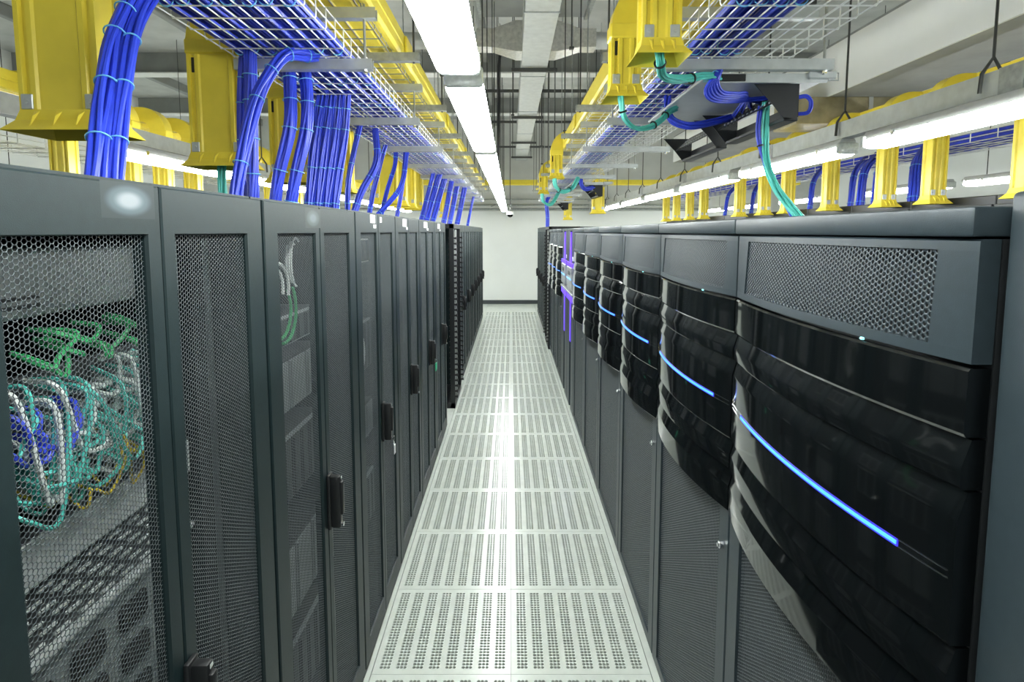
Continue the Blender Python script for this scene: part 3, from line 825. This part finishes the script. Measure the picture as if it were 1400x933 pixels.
def chute_meshes(w, d, h, R, dirx, hduct):
    o = [(-w / 2, -d / 2), (-w / 2 + .012, -d / 2), (-w / 2 + .016, -d / 2 + .010), (-w / 2 + .026, -d / 2 + .010), (-w / 2 + .032, -d / 2), (-w / 2 + .046, -d / 2), (-w / 2 + .052, -d / 2 + .006),
         (w / 2 - .052, -d / 2 + .006), (w / 2 - .046, -d / 2), (w / 2 - .032, -d / 2), (w / 2 - .026, -d / 2 + .010), (w / 2 - .016, -d / 2 + .010), (w / 2 - .012, -d / 2), (w / 2, -d / 2),
         (w / 2, -d / 2 + .02), (w / 2 - .008, -d / 2 + .025), (w / 2 - .008, d / 2 - .025), (w / 2, d / 2 - .02), (w / 2, d / 2), (-w / 2, d / 2), (-w / 2, d / 2 - .02), (-w / 2 + .008, d / 2 - .025), (-w / 2 + .008, -d / 2 + .025), (-w / 2, -d / 2 + .02)]
    ch = MB().sweep([[(x, y, z) for x, y in o] for z in (.055, h)], caps=False)
    # elbow: bend towards dirx, thinning from w to the duct height
    rings = []
    for i in range(10):
        a = math.pi / 2 * i / 9
        th = w + (hduct - w) * i / 9
        cx = dirx * (R - R * math.cos(a)); cz = h + R * math.sin(a)
        rings.append([(cx - dirx * math.cos(a) * q * th / 2 * -1 if False else cx + dirx * (-math.cos(a)) * q * th / 2, s * (d / 2 + .004), cz + math.sin(a) * q * th / 2)
                      for q, s in ((1, -1), (1, -.9), (.9, -1) if False else (1, 1), (-1, 1), (-1, -1))][:5])
    rings = [[r[0], r[2], r[3], r[4]] for r in rings]
    last = rings[-1]
    rings.append([(p[0] + dirx * .16, p[1], p[2]) for p in last])
    el = MB().sweep(rings, caps=False)
    col = MB().bbox(-w / 2 - .006, w / 2 + .006, -d / 2 - .006, d / 2 + .006, h - .05, h + .012, .006)
    # trumpet mouth: four flared lips with thickness
    tm = MB(); f = .042
    A = [(-w / 2, -d / 2), (w / 2, -d / 2), (w / 2, d / 2), (-w / 2, d / 2)]
    B = [(-w / 2 - f * .6, -d / 2 - f), (w / 2 + f * .6, -d / 2 - f), (w / 2 + f * .6, d / 2 + f), (-w / 2 - f * .6, d / 2 + f)]
    def ring(P, z, s=1.0): return [(x * s, y * s, z) for x, y in P]
    M_ = [((a[0] * .72 + b[0] * .28), (a[1] * .72 + b[1] * .28)) for a, b in zip(A, B)]
    tm.sweep([ring(A, .06), ring(M_, .028), ring(B, .0), ring(B, .003, .985), ring(M_, .032, .97), ring(A, .06, .96)], caps=False)
    fold = MB()
    for q in (-.28, 0, .28):
        fold.add([(w * q - .008, -d / 2 - .002, .055), (w * q + .008, -d / 2 - .002, .055), (w * q + .003, -d / 2 - f * .75, .012), (w * q - .003, -d / 2 - f * .75, .012), (w * q, -d / 2 - f * .45, .04)],
                 [(0, 1, 4), (1, 2, 4), (2, 3, 4), (3, 0, 4)])
    tm.add(fold.v, fold.f)
    clip = MB().bbox(-.016, .016, -.006, .0, 0, .04, .002).tube([(0, -.006, .02), (0, -.011, .02)], .006, 8)
    return dict(chute=ch.mesh('chute', 'yellow_plastic', True, 20), elbow=el.mesh('elbow', 'yellow_plastic', True, 40), collar=col.mesh('collar', 'yellow_plastic'),
                trumpet=tm.mesh('trumpet_mouth', 'yellow_plastic'), clip=clip.mesh('clip', 'galvanised', True),
                plug=MB().bbox(-.009, .009, -.004, .004, 0, .06, .002).mesh('latch', 'black_plastic'))
def chute(label, kit, x, y, z, w, d, h, group, rotz=0):
    t = thing('cable_chute', label, 'cable chute', (x, y, z), group, rotz)
    for nm in ('chute', 'elbow', 'collar', 'trumpet'):
        link(nm if nm != 'trumpet' else 'trumpet_mouth', kit[nm], t)
    for sx in (-1, 1):
        link('clip', kit['clip'], t, (sx * (w / 2 - .022), -d / 2 + .002, .06))
    link('latch', kit['plug'], t, (-w / 2 + .021, -d / 2 + .012, h - .12))
    return t
KL = chute_meshes(.215, .11, .50, .22, +1, .12)
ly = [1.66, 2.50, 3.30, 4.12, 5.75, 6.25, 6.8, 7.4, 11.0]
lz = 2.16
for i, y in enumerate(ly):
    chute('yellow drop chute hanging over the left racks, ' + NTH[i], KL, -1.208, y, lz, .215, .11, .50, 'yellow chutes over the left racks')
KR = chute_meshes(.128, .09, .30, .15, +1, .12)
for i, y in enumerate([2.02, 2.62, 6.45, 9.0]):
    chute('yellow drop chute on the aisle side of the right duct, ' + NTH[i], KR, .492, y, 2.465, .128, .09, .30, 'yellow chutes on the aisle side right')
KR2 = chute_meshes(.17, .11, .52, .18, -1, .12)
for i, y in enumerate([8.5, 13.0]):
    chute('yellow drop chute behind the right tray, ' + ('nearer one' if i == 0 else 'farther one'), KR2, 1.25, y, 2.15, .17, .11, .52, 'yellow chutes behind the right tray')
KF = chute_meshes(.115, .10, .70, .14, +1, .12)
KF2 = chute_meshes(.13, .10, .66, .14, -1, .12)
fpx = [1398, 1272, 1207, 1132, 1075, 1043, 1010, 961, 942, 924, 910]
for i, p in enumerate(fpx):
    chute('yellow chute of the row beyond the right trunking, ' + NTH[i], KF, 3.02, 3.02 * 800 / (p - 698.7) / .9956, 2.09, .115, .10, .70, 'yellow chutes of the far right row')
for i, p in enumerate([95, 183, 228, 268, 330, 372, 408, 440, 480]):
    chute('yellow chute of the row beyond the left trunking, ' + NTH[i], KF2, -3.02, 3.02 * 800 / (698.7 - p) / .9956, 2.09, .13, .10, .66, 'yellow chutes of the far left row')

# ------------------------------------------------------------------ neighbouring rack rows (seen above our racks)
def far_row(label, x0, x1, y0, n, top, side):
    for k in range(n):
        t = thing('far_cabinet', 'dark cabinet top in the neighbouring row %s, %s' % (side, NTH[k]), 'cabinet', ((x0 + x1) / 2, y0 + k * .8, 0), 'cabinets of the neighbouring row ' + side)
        hx = (x1 - x0) / 2
        part('body', MB().bbox(-hx, hx, .004, .796, .03, top, .006), 'black_metal', t)
        part('door', MB().bbox(-hx - .02 if side == 'right' else hx, -hx if side == 'right' else hx + .02, .01, .79, .05, top - .06, .004), 'server_dark', t)
        part('plinth', MB().box(-hx + .01, hx - .01, .01, .79, 0, .03), 'black_metal', t)
far_row('', 3.12, 4.12, .6, 14, 2.13, 'right')
far_row('', -4.12, -3.12, .6, 14, 2.08, 'left')

# ------------------------------------------------------------------ cable bundles
def pack(n):
    P = [(a + .5 * (b % 2), b * .866) for a in range(-4, 5) for b in range(-4, 5)]
    c = (0, 0) if n in (1, 7, 13, 19) else ((.5, .29) if n % 3 == 0 else (.5, 0))
    P.sort(key=lambda p: (p[0] - c[0]) ** 2 + (p[1] - c[1]) ** 2)
    P = P[:n]; mx = sum(p[0] for p in P) / n; my = sum(p[1] for p in P) / n
    return [(p[0] - mx, p[1] - my) for p in P]
TIES = {}
def bundle(name, label, path, n, r, m, ties=(), cat='cable bundle', group=None, twist=.6, tie_m='tie_cyan', seg=7, sides=7, spread=1.95, flat=1.0):
    C = catmull(path, seg); o0 = Vector(path[0])
    t = thing(name, label, cat, tuple(o0), group)
    fr = []
    prev = None
    for i in range(len(C)):
        tg = (C[min(i + 1, len(C) - 1)] - C[max(i - 1, 0)]).normalized()
        if prev is None:
            a = tg.cross(Vector((0, 1, 0)));  a = a if a.length > .1 else tg.cross(Vector((1, 0, 0)))
        else: a = prev - tg * prev.dot(tg)
        a.normalize(); prev = a; fr.append((a, tg.cross(a)))
    off = pack(n)
    for q, (u, v) in enumerate(off):
        pts = []
        for i, c in enumerate(C):
            an = twist * i / len(C) + .25 * math.sin(i * .35 + q)
            uu = u * math.cos(an) - v * math.sin(an); vv = u * math.sin(an) + v * math.cos(an)
            pts.append(c - o0 + (fr[i][0] * uu * flat + fr[i][1] * vv) * r * spread)
        part('cable', MB().tube(pts, r, sides), m, t, True)
    R = (max(math.hypot(*p) for p in off)) * r * spread + r * 1.05
    for f in ties:
        i = max(1, min(len(C) - 2, int(f * (len(C) - 1))))
        a, b = fr[i]
        pts = [C[i] - o0 + (a * math.cos(th) * flat + b * math.sin(th)) * R for th in np.linspace(0, 2 * math.pi, 17)[:-1]]
        part('cable_tie' if tie_m != 'black_plastic' else 'velcro_strap', MB().tube(pts, .0022 if tie_m != 'black_plastic' else .004, 5, True), tie_m, t, True)
    return t
GB = 'blue cable bundles dropping into the left racks'
T5 = (.12, .3, .5, .68, .85)
bundle('cable_bundle', 'thick blue cable bundle over the nearest left rack', [(-.905, 1.27, 1.93), (-.93, 1.34, 2.08), (-.975, 1.45, 2.25), (-1.01, 1.56, 2.42), (-1.01, 1.72, 2.60), (-.96, 1.95, 2.66)],
       12, .0062, 'blue_cable', (.25, .42, .58, .66, .8), group=GB)
bundle('cable_bundle', 'blue cable bundle crossing behind the thick nearest bundle', [(-.885, 1.31, 1.93), (-.905, 1.37, 2.08), (-.945, 1.47, 2.25), (-.985, 1.60, 2.44), (-1.0, 1.76, 2.62)],
       7, .0065, 'blue_cable', (.3, .5, .7), group=GB)
bundle('cable_bundle', 'straight blue bundle left of the crossing bundle, leftmost of its pair', [(-1.045, 2.36, 1.95), (-1.07, 2.37, 2.15), (-1.065, 2.37, 2.40), (-1.045, 2.37, 2.62)],
       7, .0062, 'blue_cable', T5, group=GB)
bundle('cable_bundle', 'straight blue bundle behind the arching blue bundle', [(-1.02, 2.33, 1.95), (-1.015, 2.33, 2.15), (-1.01, 2.33, 2.40), (-1.005, 2.33, 2.62)],
       14, .0064, 'blue_cable', T5, group=GB)
bundle('cable_bundle', 'blue bundle arching out of the tray and slanting down left', [(-.945, 2.0, 1.95), (-.935, 2.04, 2.10), (-.912, 2.12, 2.32), (-.885, 2.18, 2.45), (-.835, 2.24, 2.545), (-.775, 2.33, 2.57), (-.74, 2.45, 2.61)],
       12, .0062, 'blue_cable', (.2, .4, .55, .7, .82), group=GB)
bundle('cable_bundle', 'curved blue bundle pair above second rack, left one', [(-.995, 2.46, 1.95), (-.965, 2.46, 2.12), (-.915, 2.47, 2.32), (-.915, 2.49, 2.48), (-.93, 2.52, 2.64)],
       14, .0067, 'blue_cable', T5, group=GB)
bundle('cable_bundle', 'curved blue bundle pair above second rack, right one', [(-.945, 2.50, 1.95), (-.91, 2.50, 2.12), (-.865, 2.52, 2.32), (-.86, 2.53, 2.48), (-.885, 2.56, 2.64)],
       14, .0067, 'blue_cable', T5, group=GB)
for i in range(4):
    dx = .042 * i
    bundle('cable_bundle', 'blue bundle in the row of four above third rack, %s from left' % ['first', 'second', 'third', 'fourth'][i],
           [(-1.02 + dx * .85, 2.95 + .02 * i, 1.95), (-1.005 + dx * .9, 2.98 + .02 * i, 2.15), (-.985 + dx, 3.0 + .02 * i, 2.38), (-.955 + dx, 3.04, 2.62)],
           13, .0058, 'blue_cable', (.15, .45, .75, .9), group=GB)
more = [([(-1.055, 3.80, 1.95), (-1.045, 3.80, 2.2), (-1.005, 3.85, 2.45), (-.97, 3.88, 2.62)], 7, 'slim straight blue bundle past the row of four bundles'),
        ([(-1.03, 3.82, 1.98), (-.985, 3.9, 2.16), (-.90, 3.98, 2.36), (-.915, 4.02, 2.62)], 12, 'curved blue bundle right of the slim straight bundle'),
        ([(-1.135, 4.65, 1.96), (-1.09, 4.67, 2.2), (-1.03, 4.7, 2.45), (-.98, 4.72, 2.62)], 8, 'leaning blue bundle above the fourth left rack, leftmost'),
        ([(-1.075, 4.85, 2.0), (-1.02, 4.9, 2.25), (-.97, 4.95, 2.45), (-.965, 4.98, 2.62)], 6, 'thin blue bundle between two leaning bundles'),
        ([(-1.12, 4.72, 1.98), (-1.00, 4.8, 2.12), (-.90, 4.9, 2.3), (-.87, 4.97, 2.62)], 8, 'strongly curved blue bundle above the fourth left rack'),
        ([(-.965, 4.95, 1.98), (-.93, 5.0, 2.2), (-.90, 5.02, 2.45), (-.87, 5.05, 2.62)], 6, 'thin blue bundle right of the strongly curved bundle'),
        ([(-1.06, 6.9, 2.0), (-1.00, 6.95, 2.25), (-.92, 7.0, 2.6)], 6, 'distant slanting blue bundle, leftmost before the chutes'),
        ([(-1.03, 7.0, 1.95), (-.95, 7.05, 2.25), (-.85, 7.1, 2.6)], 10, 'distant slanting blue bundle, second before the open frame'),
        ([(-.98, 7.2, 1.95), (-.90, 7.25, 2.25), (-.80, 7.3, 2.6)], 10, 'distant slanting blue bundle, third before the open frame'),
        ([(-.92, 7.9, 1.95), (-.86, 7.95, 2.25), (-.80, 8.0, 2.6)], 10, 'distant blue bundle above the open black frame, left'),
        ([(-.88, 8.3, 1.95), (-.82, 8.35, 2.25), (-.75, 8.4, 2.6)], 12, 'distant blue bundle above the open black frame, middle'),
        ([(-.86, 9.2, 1.95), (-.79, 9.2, 2.25), (-.72, 9.2, 2.6)], 16, 'thick distant blue bundle above the open black frame'),
        ([(-.84, 11.2, 1.95), (-.78, 11.2, 2.25), (-.70, 11.2, 2.6)], 7, 'farthest blue bundle above the left racks')]
for p, n, l in more:
    bundle('cable_bundle', l, p, n, .0062 if p[0][1] < 6 else .009, 'blue_cable', (.2, .5, .8), group=GB, seg=6, sides=6)
# blue cables lying in the trays
rnd = random.Random(21)
def lying(label, xc, n, y0, y1, z, group):
    pts = [(xc + .006 * math.sin(y * 1.7 + xc * 50), y, z + .003 * math.sin(y * 2.3)) for y in np.linspace(y0, y1, 26)]
    return bundle('cable_run', label, pts, n, .0068, 'blue_cable', [(k + .5) / 26 for k in range(26)], 'cable run', group, .9, seg=2, sides=6, flat=1.15)
for i, xc in enumerate((-1.045, -.985, -.925, -.85, -.795, -.735, -.675)):
    lying('blue cable run lying in the left tray, %s from the rack side' % ['first', 'second', 'third', 'fourth', 'fifth', 'sixth', 'seventh'][i], xc, 8, 1.35, 13.5, TZ + .024 + .004 * (i % 2), 'blue cable runs in the left tray')
for i, xc in enumerate((.70, .755, .815, .87)):
    lying('blue cable run lying in the right tray, %s from the aisle' % ['first', 'second', 'third', 'fourth'][i], xc, 9, 1.35, 13.5, TZ + .026 + .004 * (i % 2), 'blue cable runs in the right tray')

# ------------------------------------------------------------------ patch enclosures under the right tray
def enclosure(label, y0, L):
    t = thing('patch_enclosure', label, 'patch enclosure', (0, y0, 0), 'patch enclosures under the right tray')
    wing = [(1.00, 2.498), (1.185, 2.498), (1.185, 2.365), (1.13, 2.352), (1.075, 2.42)]
    w = MB().sweep([[(x, y, z) for x, z in wing] for y in (0, .004)])
    wm = w.mesh('wing_plate', 'black_metal')
    link('wing_plate', wm, t); link('wing_plate', wm, t, (0, L - .004, 0))
    part('back_plate', MB().box(1.181, 1.185, 0, L, 2.365, 2.42), 'black_metal', t)
    part('lower_bar', MB().bbox(1.125, 1.186, 0, L, 2.350, 2.366, .003), 'black_metal', t)
    pp = MB().sweep([[(x, y, z) for x, z in ((1.075, 2.42), (1.078, 2.418), (1.165, 2.50), (1.162, 2.50))] for y in (.02, L - .02)])
    p = part('port_panel', pp, 'black_plastic', t)
    jack = MB().bbox(-.006, .006, 0, .014, -.006, .006, .001).mesh('port', 'server_grey')
    for r in range(2):
        for c in range(12):
            link('port', jack, p, (1.092 + r * .032, .05 + c * (L - .1) / 12, 2.432 + r * .030))
    return t
enclosure('black angled patch enclosure under right tray, nearest', 2.47, .66)
enclosure('black angled patch enclosure under right tray, second', 3.27, .64)
enclosure('black angled patch enclosure under right tray, third and distant', 7.65, .66)
enclosure('black angled patch enclosure under right tray, farthest', 12.2, .66)
def plate(label, y0, y1):
    t = thing('mounting_plate', label, 'plate', (.77, y0, 2.502), 'grey plates under the right tray')
    part('plate_sheet', MB().bbox(0, .50, 0, y1 - y0, 0, .012, .002), 'plate_grey', t)
    part('plate_lip', MB().box(0, .50, -.003, .0, -.012, .024), 'galvanised', t)
    part('outlet_block', MB().bbox(.05, .17, -.012, -.003, -.008, .02, .002), 'black_plastic', t)
    part('clamp', MB().bbox(.42, .53, -.02, .03, .0, .03, .004).tube([(.50, -.01, -.005), (.54, -.01, -.005), (.54, -.01, .024), (.50, -.01, .024)], .003, 5, True), 'galvanised', t)
plate('light grey mounting plate over the near patch enclosures', 2.42, 3.36)
plate('light grey mounting plate over the third distant patch enclosure', 7.6, 8.5)
plate('light grey mounting plate over the farthest patch enclosure', 12.15, 12.9)
# blue and aqua loops on the enclosures
GL = 'blue loops at the patch enclosures'
for i in range(5):
    e = .012 * i
    bundle('cable_loop', 'blue cable loop at the near patch enclosure, %s from outside' % ['first', 'second', 'third', 'fourth', 'fifth'][i],
           [(.86 + e * .3, 2.42, 2.66), (.84 + e * .3, 2.40, 2.58), (.80 + e * .4, 2.38, 2.50 + e * .2), (.775 + e * .9, 2.39, 2.455 + e * .5), (.80 + e, 2.41, 2.425 + e * .5), (.87 + e, 2.45, 2.425 + e * .6), (1.0, 2.55, 2.452 + .004 * i), (1.11, 2.58 + .1 * i, 2.468)],
           3, .0052, 'blue_cable', (.25,) if i == 0 else (), group=GL, spread=1.9)
bundle('cable_loop', 'blue cable loop sagging between the two near patch enclosures', [(.80, 3.05, 2.62), (.79, 3.02, 2.52), (.80, 2.98, 2.45), (.87, 2.95, 2.415), (.97, 2.95, 2.425), (1.10, 3.0, 2.463)], 8, .0055, 'blue_cable', (.3,), group=GL)
bundle('cable_loop', 'small blue loop at the right end of near patch enclosure', [(1.19, 2.50, 2.45), (1.23, 2.50, 2.455), (1.25, 2.50, 2.43), (1.24, 2.50, 2.39), (1.19, 2.51, 2.385)], 2, .0045, 'blue_cable', group=GL)
bundle('cable_loop', 'blue loop at the distant third patch enclosure', [(.90, 7.6, 2.6), (.90, 7.58, 2.5), (.95, 7.6, 2.44), (1.05, 7.65, 2.46), (1.12, 7.75, 2.47)], 8, .008, 'blue_cable', group=GL)
bundle('cable_bundle', 'blue bundle dropping into the farthest right racks', [(.72, 11.6, 1.96), (.72, 11.6, 2.2), (.70, 11.6, 2.45), (.76, 11.7, 2.6)], 12, .010, 'blue_cable', (.3, .6), group='blue bundles of the right row', sides=6)
bundle('cable_bundle', 'aqua cable bundle from nearest right chute to the plate', [(.485, 2.0, 2.50), (.50, 2.03, 2.465), (.535, 2.12, 2.445), (.60, 2.22, 2.455), (.68, 2.30, 2.475), (.76, 2.36, 2.50), (.83, 2.40, 2.505)], 6, .0055, 'aqua_cable',
       (.2, .7), group='aqua fibre bundles', tie_m='black_plastic')
bundle('cable_bundle', 'aqua cable bundle hanging from the second right chute', [(.475, 2.60, 2.52), (.48, 2.60, 2.44), (.50, 2.62, 2.385), (.56, 2.68, 2.355), (.64, 2.75, 2.375), (.70, 2.80, 2.415), (.75, 2.85, 2.46), (.80, 2.9, 2.49)], 5, .0052, 'aqua_cable',
       (.22, .62, .8), group='aqua fibre bundles', tie_m='black_plastic')
bundle('cable_bundle', 'aqua fibre bundle curving down onto the right cabinets', [(1.115, 2.62, 2.46), (1.115, 2.62, 2.33), (1.115, 2.60, 2.20), (1.12, 2.50, 2.08), (1.11, 2.36, 2.00), (1.09, 2.22, 1.945), (1.08, 2.15, 1.925)], 8, .0050, 'aqua_cable', (), group='aqua fibre bundles')
bundle('cable_bundle', 'thin navy and white lead beside the curving aqua bundle', [(1.09, 2.62, 2.44), (1.085, 2.62, 2.32), (1.11, 2.60, 2.2), (1.15, 2.55, 2.08), (1.14, 2.4, 1.97), (1.12, 2.3, 1.925)], 2, .0055, 'blue_cable', (.3, .5), group='aqua fibre bundles', tie_m='black_plastic')
bundle('cable_bundle', 'aqua loops at the distant right chutes', [(.475, 6.45, 2.47), (.49, 6.45, 2.38), (.56, 6.5, 2.33), (.68, 6.6, 2.38), (.76, 6.7, 2.5)], 5, .009, 'aqua_cable', (.4, .7), group='aqua fibre bundles', tie_m='black_plastic', sides=6)
bundle('cable_bundle', 'farthest aqua loops on the right, below the last chute', [(.475, 9.0, 2.47), (.50, 9.0, 2.34), (.62, 9.1, 2.32), (.74, 9.2, 2.5)], 5, .010, 'aqua_cable', (), group='aqua fibre bundles', sides=6)
bundle('cable_bundle', 'aqua cables under the second yellow chute on the left', [(-1.215, 2.50, 1.95), (-1.22, 2.50, 2.1), (-1.21, 2.50, 2.3)], 8, .0055, 'aqua_cable', (), group='aqua cables under the left chutes')
bundle('cable_bundle', 'aqua cables under the fourth yellow chute on the left', [(-1.18, 4.1, 1.95), (-1.22, 4.12, 2.08), (-1.21, 4.12, 2.3)], 7, .007, 'aqua_cable', (), group='aqua cables under the left chutes')
# blue bundles of the neighbouring right row
for i, (px, n) in enumerate(((1375, 8), (1236, 16), (1185, 10), (1165, 10), (1152, 7), (1098, 7), (1020, 7), (985, 7))):
    y = 3.15 * 800 / (px - 698.7)
    bundle('cable_bundle', 'blue bundle in the row beyond the right trunking, ' + NTH[i], [(3.16, y - .05, 2.0), (3.20, y, 2.2), (3.28, y + .1, 2.45), (3.5, y + .3, 2.62)], n, .010, 'blue_cable', (.3, .6), group='blue bundles of the far right row', seg=5, sides=6)
wire_tray('distant wire mesh tray of the neighbouring row on the right', 3.45, 3.90, 2.56, 1.2, 13.0, 'distant wire mesh trays', .07, .09, .25, .004)
for i in range(3):
    bundle('cable_run', 'blue cable run in the distant right tray, ' + ['nearest', 'middle', 'farthest'][i], [(3.52 + .13 * i, y, 2.60) for y in np.linspace(1.3, 12.9, 8)], 8, .012, 'blue_cable', (), 'cable run', 'blue cable runs in the distant tray', seg=2, sides=6)
wire_tray('distant wire mesh tray of the neighbouring row on the left', -3.95, -3.50, 2.52, 1.2, 13.0, 'distant wire mesh trays', .07, .09, .25, .004)

# ------------------------------------------------------------------ ceiling services
t = thing('ceiling_duct', 'long galvanised air duct under the ceiling above the aisle', 'air duct', (.255, 0, 3.69))
for i in range(8):
    y0 = -1.0 + i * 2.0
    if y0 > 14.5: continue
    y1 = min(y0 + 1.995, 15.1)
    part('duct_section', MB().bbox(-.142, .142, y0, y1, 0, .30, .004), 'duct_steel', t)
    part('joint_flange', MB().box(-.15, .15, y1 - .012, y1 + .012, -.008, .308), 'galvanised', t)
for y in (6.62, 9.3, 11.9, 14.2):
    part('support_bar', MB().bbox(-.25, .25, y - .02, y + .02, -.05, -.009, .003), 'rod_dark', t)
    for x in (-.22, .22):
        part('support_rod', MB().tube([(x, y, -.03), (x, y, CEIL - 3.69)], .006, 6), 'rod_dark', t)
for sgn, l in ((-1, 'left'), (1, 'right')):
    t = thing('branch_duct', 'foil wrapped branch duct on the %s of the ceiling duct' % l, 'air duct', (.255, 6.2, 3.69), 'foil branch ducts')
    x0 = .143
    def rg(x, hz, hy): return [(sgn * x, -hy, .15 - hz), (sgn * x, hy, .15 - hz), (sgn * x, hy, .15 + hz), (sgn * x, -hy, .15 + hz)]
    part('taper', MB().sweep([rg(x0, .15, .16), rg(x0 + .06, .15, .16), rg(x0 + .30, .09, .10), rg(x0 + .46, .09, .10)]), 'duct_foil', t)
    part('spiral_tube', MB().tube([(sgn * (x0 + .46 + .06 * k), 0, .15) for k in range(14)], .085, 12), 'duct_steel', t, True)
part_t = thing('cross_duct', 'dark grey insulated duct crossing above the galvanised duct', 'air duct', (0, 5.75, 4.0))
part('cross_duct_body', MB().bbox(-.30, .75, -.25, .25, 0, .38, .01), 'beam_grey', part_t)
part('cross_duct_collar', MB().bbox(-.32, -.28, -.27, .27, -.02, .40, .005).bbox(.72, .77, -.27, .27, -.02, .40, .005), 'strut_grey', part_t)
for x in (-.25, .70):
    part('support_rod', MB().tube([(x, -.2, .38), (x, -.2, .75)], .006, 6), 'rod_dark', part_t)
# service struts hung below the slab
for i, (y, z, xa, xb) in enumerate(((8.7, 3.9, -.5, 1.6), (11.1, 3.9, -.4, 1.6), (8.7, 3.95, -3.2, -1.2), (13.6, 3.8, -.9, 1.8), (5.2, 3.9, -3.0, -1.6), (5.4, 3.9, 1.3, 2.7))):
    t = thing('ceiling_strut', 'dark service strut hung below the slab, ' + NTH[i], 'strut', (xa, y, z), 'ceiling struts')
    part('strut', strut_mesh(xb - xa), 'rod_dark', t)
    for x in (.08, (xb - xa) / 2, xb - xa - .08):
        part('threaded_rod', MB().tube([(x, 0, -.08), (x, 0, CEIL - z)], .006, 6), 'rod_dark', t)
rnd = random.Random(31)
rods = [(-.42, 5.6), (.02, 7.3), (.62, 6.9), (.85, 7.6), (.40, 7.9), (-.45, 8.8), (.7, 9.6), (1.3, 9.2), (.55, 10.6), (-1.6, 5.0), (-1.75, 5.6), (-2.0, 6.4), (-2.3, 6.0), (-1.7, 7.5), (-2.6, 8.2), (-1.5, 4.2), (1.7, 6.3), (1.6, 7.6), (1.75, 8.8), (2.5, 6.6), (2.6, 7.9), (1.5, 10.2), (-.5, 4.4), (.5, 5.0), (.95, 5.6)]
rm = MB().tube([(0, 0, 0), (0, 0, 1)], .006, 6).mesh('drop_rod', 'rod_dark', True)
rf = MB().bbox(-.02, .02, -.02, .02, 0, .02, .003).mesh('rod_foot', 'rod_dark')
sides = {True: 'left of', False: 'right of'}
rods.sort(key=lambda p: p[1])
cnt = {True: 0, False: 0}
WORDN = ['first', 'second', 'third', 'fourth', 'fifth', 'sixth', 'seventh', 'eighth', 'ninth', 'tenth', 'eleventh', 'twelfth', 'thirteenth', 'fourteenth', 'fifteenth', 'sixteenth', 'seventeenth']
for x, y in rods:
    zb = rnd.uniform(2.95, 3.6); L = x < .25
    t = thing('drop_rod', 'thin dark drop rod %s the ceiling duct, %s by distance' % (sides[L], WORDN[cnt[L]]), 'rod', (x, y, zb), 'ceiling drop rods')
    cnt[L] += 1
    o = link('rod', rm, t); o.scale = (1, 1, CEIL - zb); link('rod_foot', rf, t)
# conduits along the far wall top
for i, z in enumerate((2.46, 2.56, 2.70)):
    t = thing('wall_conduit', 'grey conduit along the top of the white end wall, ' + ['lowest', 'middle', 'top'][i], 'conduit', (-5, 15.05 - .1 * i, z), 'end wall conduits')
    part('pipe', MB().tube([(0, 0, 0), (10, 0, 0)], .028 - .006 * i, 8), 'strut_grey', t, True)
    for k in range(5):
        part('saddle', MB().bbox(1 + 2 * k - .015, 1 + 2 * k + .015, -.035, .25 + .1 * i, -.035, .035, .003), 'galvanised', t)
# brown steel duct beneath the soffit
t = thing('brown_duct', 'brownish galvanised duct box under the white soffit at right', 'air duct', (2.72, 5.7, 2.92))
part('duct_box', MB().bbox(0, 1.4, 0, .5, 0, .25, .006), 'duct_brown', t)
part('duct_seam', MB().box(.68, .72, -.006, .506, -.006, .256), 'duct_steel', t)
# security camera and its hose
t = thing('dome_camera', 'small dome security camera at the end of the ceiling lights', 'camera', (-.02, 12.4, 2.22))
part('camera_arm', MB().tube(catmull([(-.03, 0, .10), (-.10, 0, .22), (-.25, 0, .24), (-.40, 0, .20)], 6), .008, 6).tube([(0, 0, .08), (0, 0, 2.53)], .008, 6), 'rod_dark', t, True)
part('camera_body', MB().tube([(0, 0, .03), (0, 0, .09)], .075, 16), 'label_white', t, True)
bm = MB(); rr = []
for i in range(6):
    a = math.pi / 2 * i / 5.2
    rr.append([(.065 * math.cos(a) * math.cos(b), .065 * math.cos(a) * math.sin(b), .03 - .06 * math.sin(a)) for b in np.linspace(0, 2 * math.pi, 15)[:-1]])
part('dome', MB().sweep(rr), 'gloss_black', t, True)
t = thing('black_hose', 'black flexible hose hanging left of the ceiling duct', 'hose', (0, 6.4, 3.0))
part('hose', MB().tube(catmull([(-.04, -.1, .95), (-.09, 0, .85), (-.13, 0, .65), (-.13, .05, .3), (-.14, .1, -.1), (-.15, .3, -.6)], 8), .016, 8), 'black_plastic', t, True)
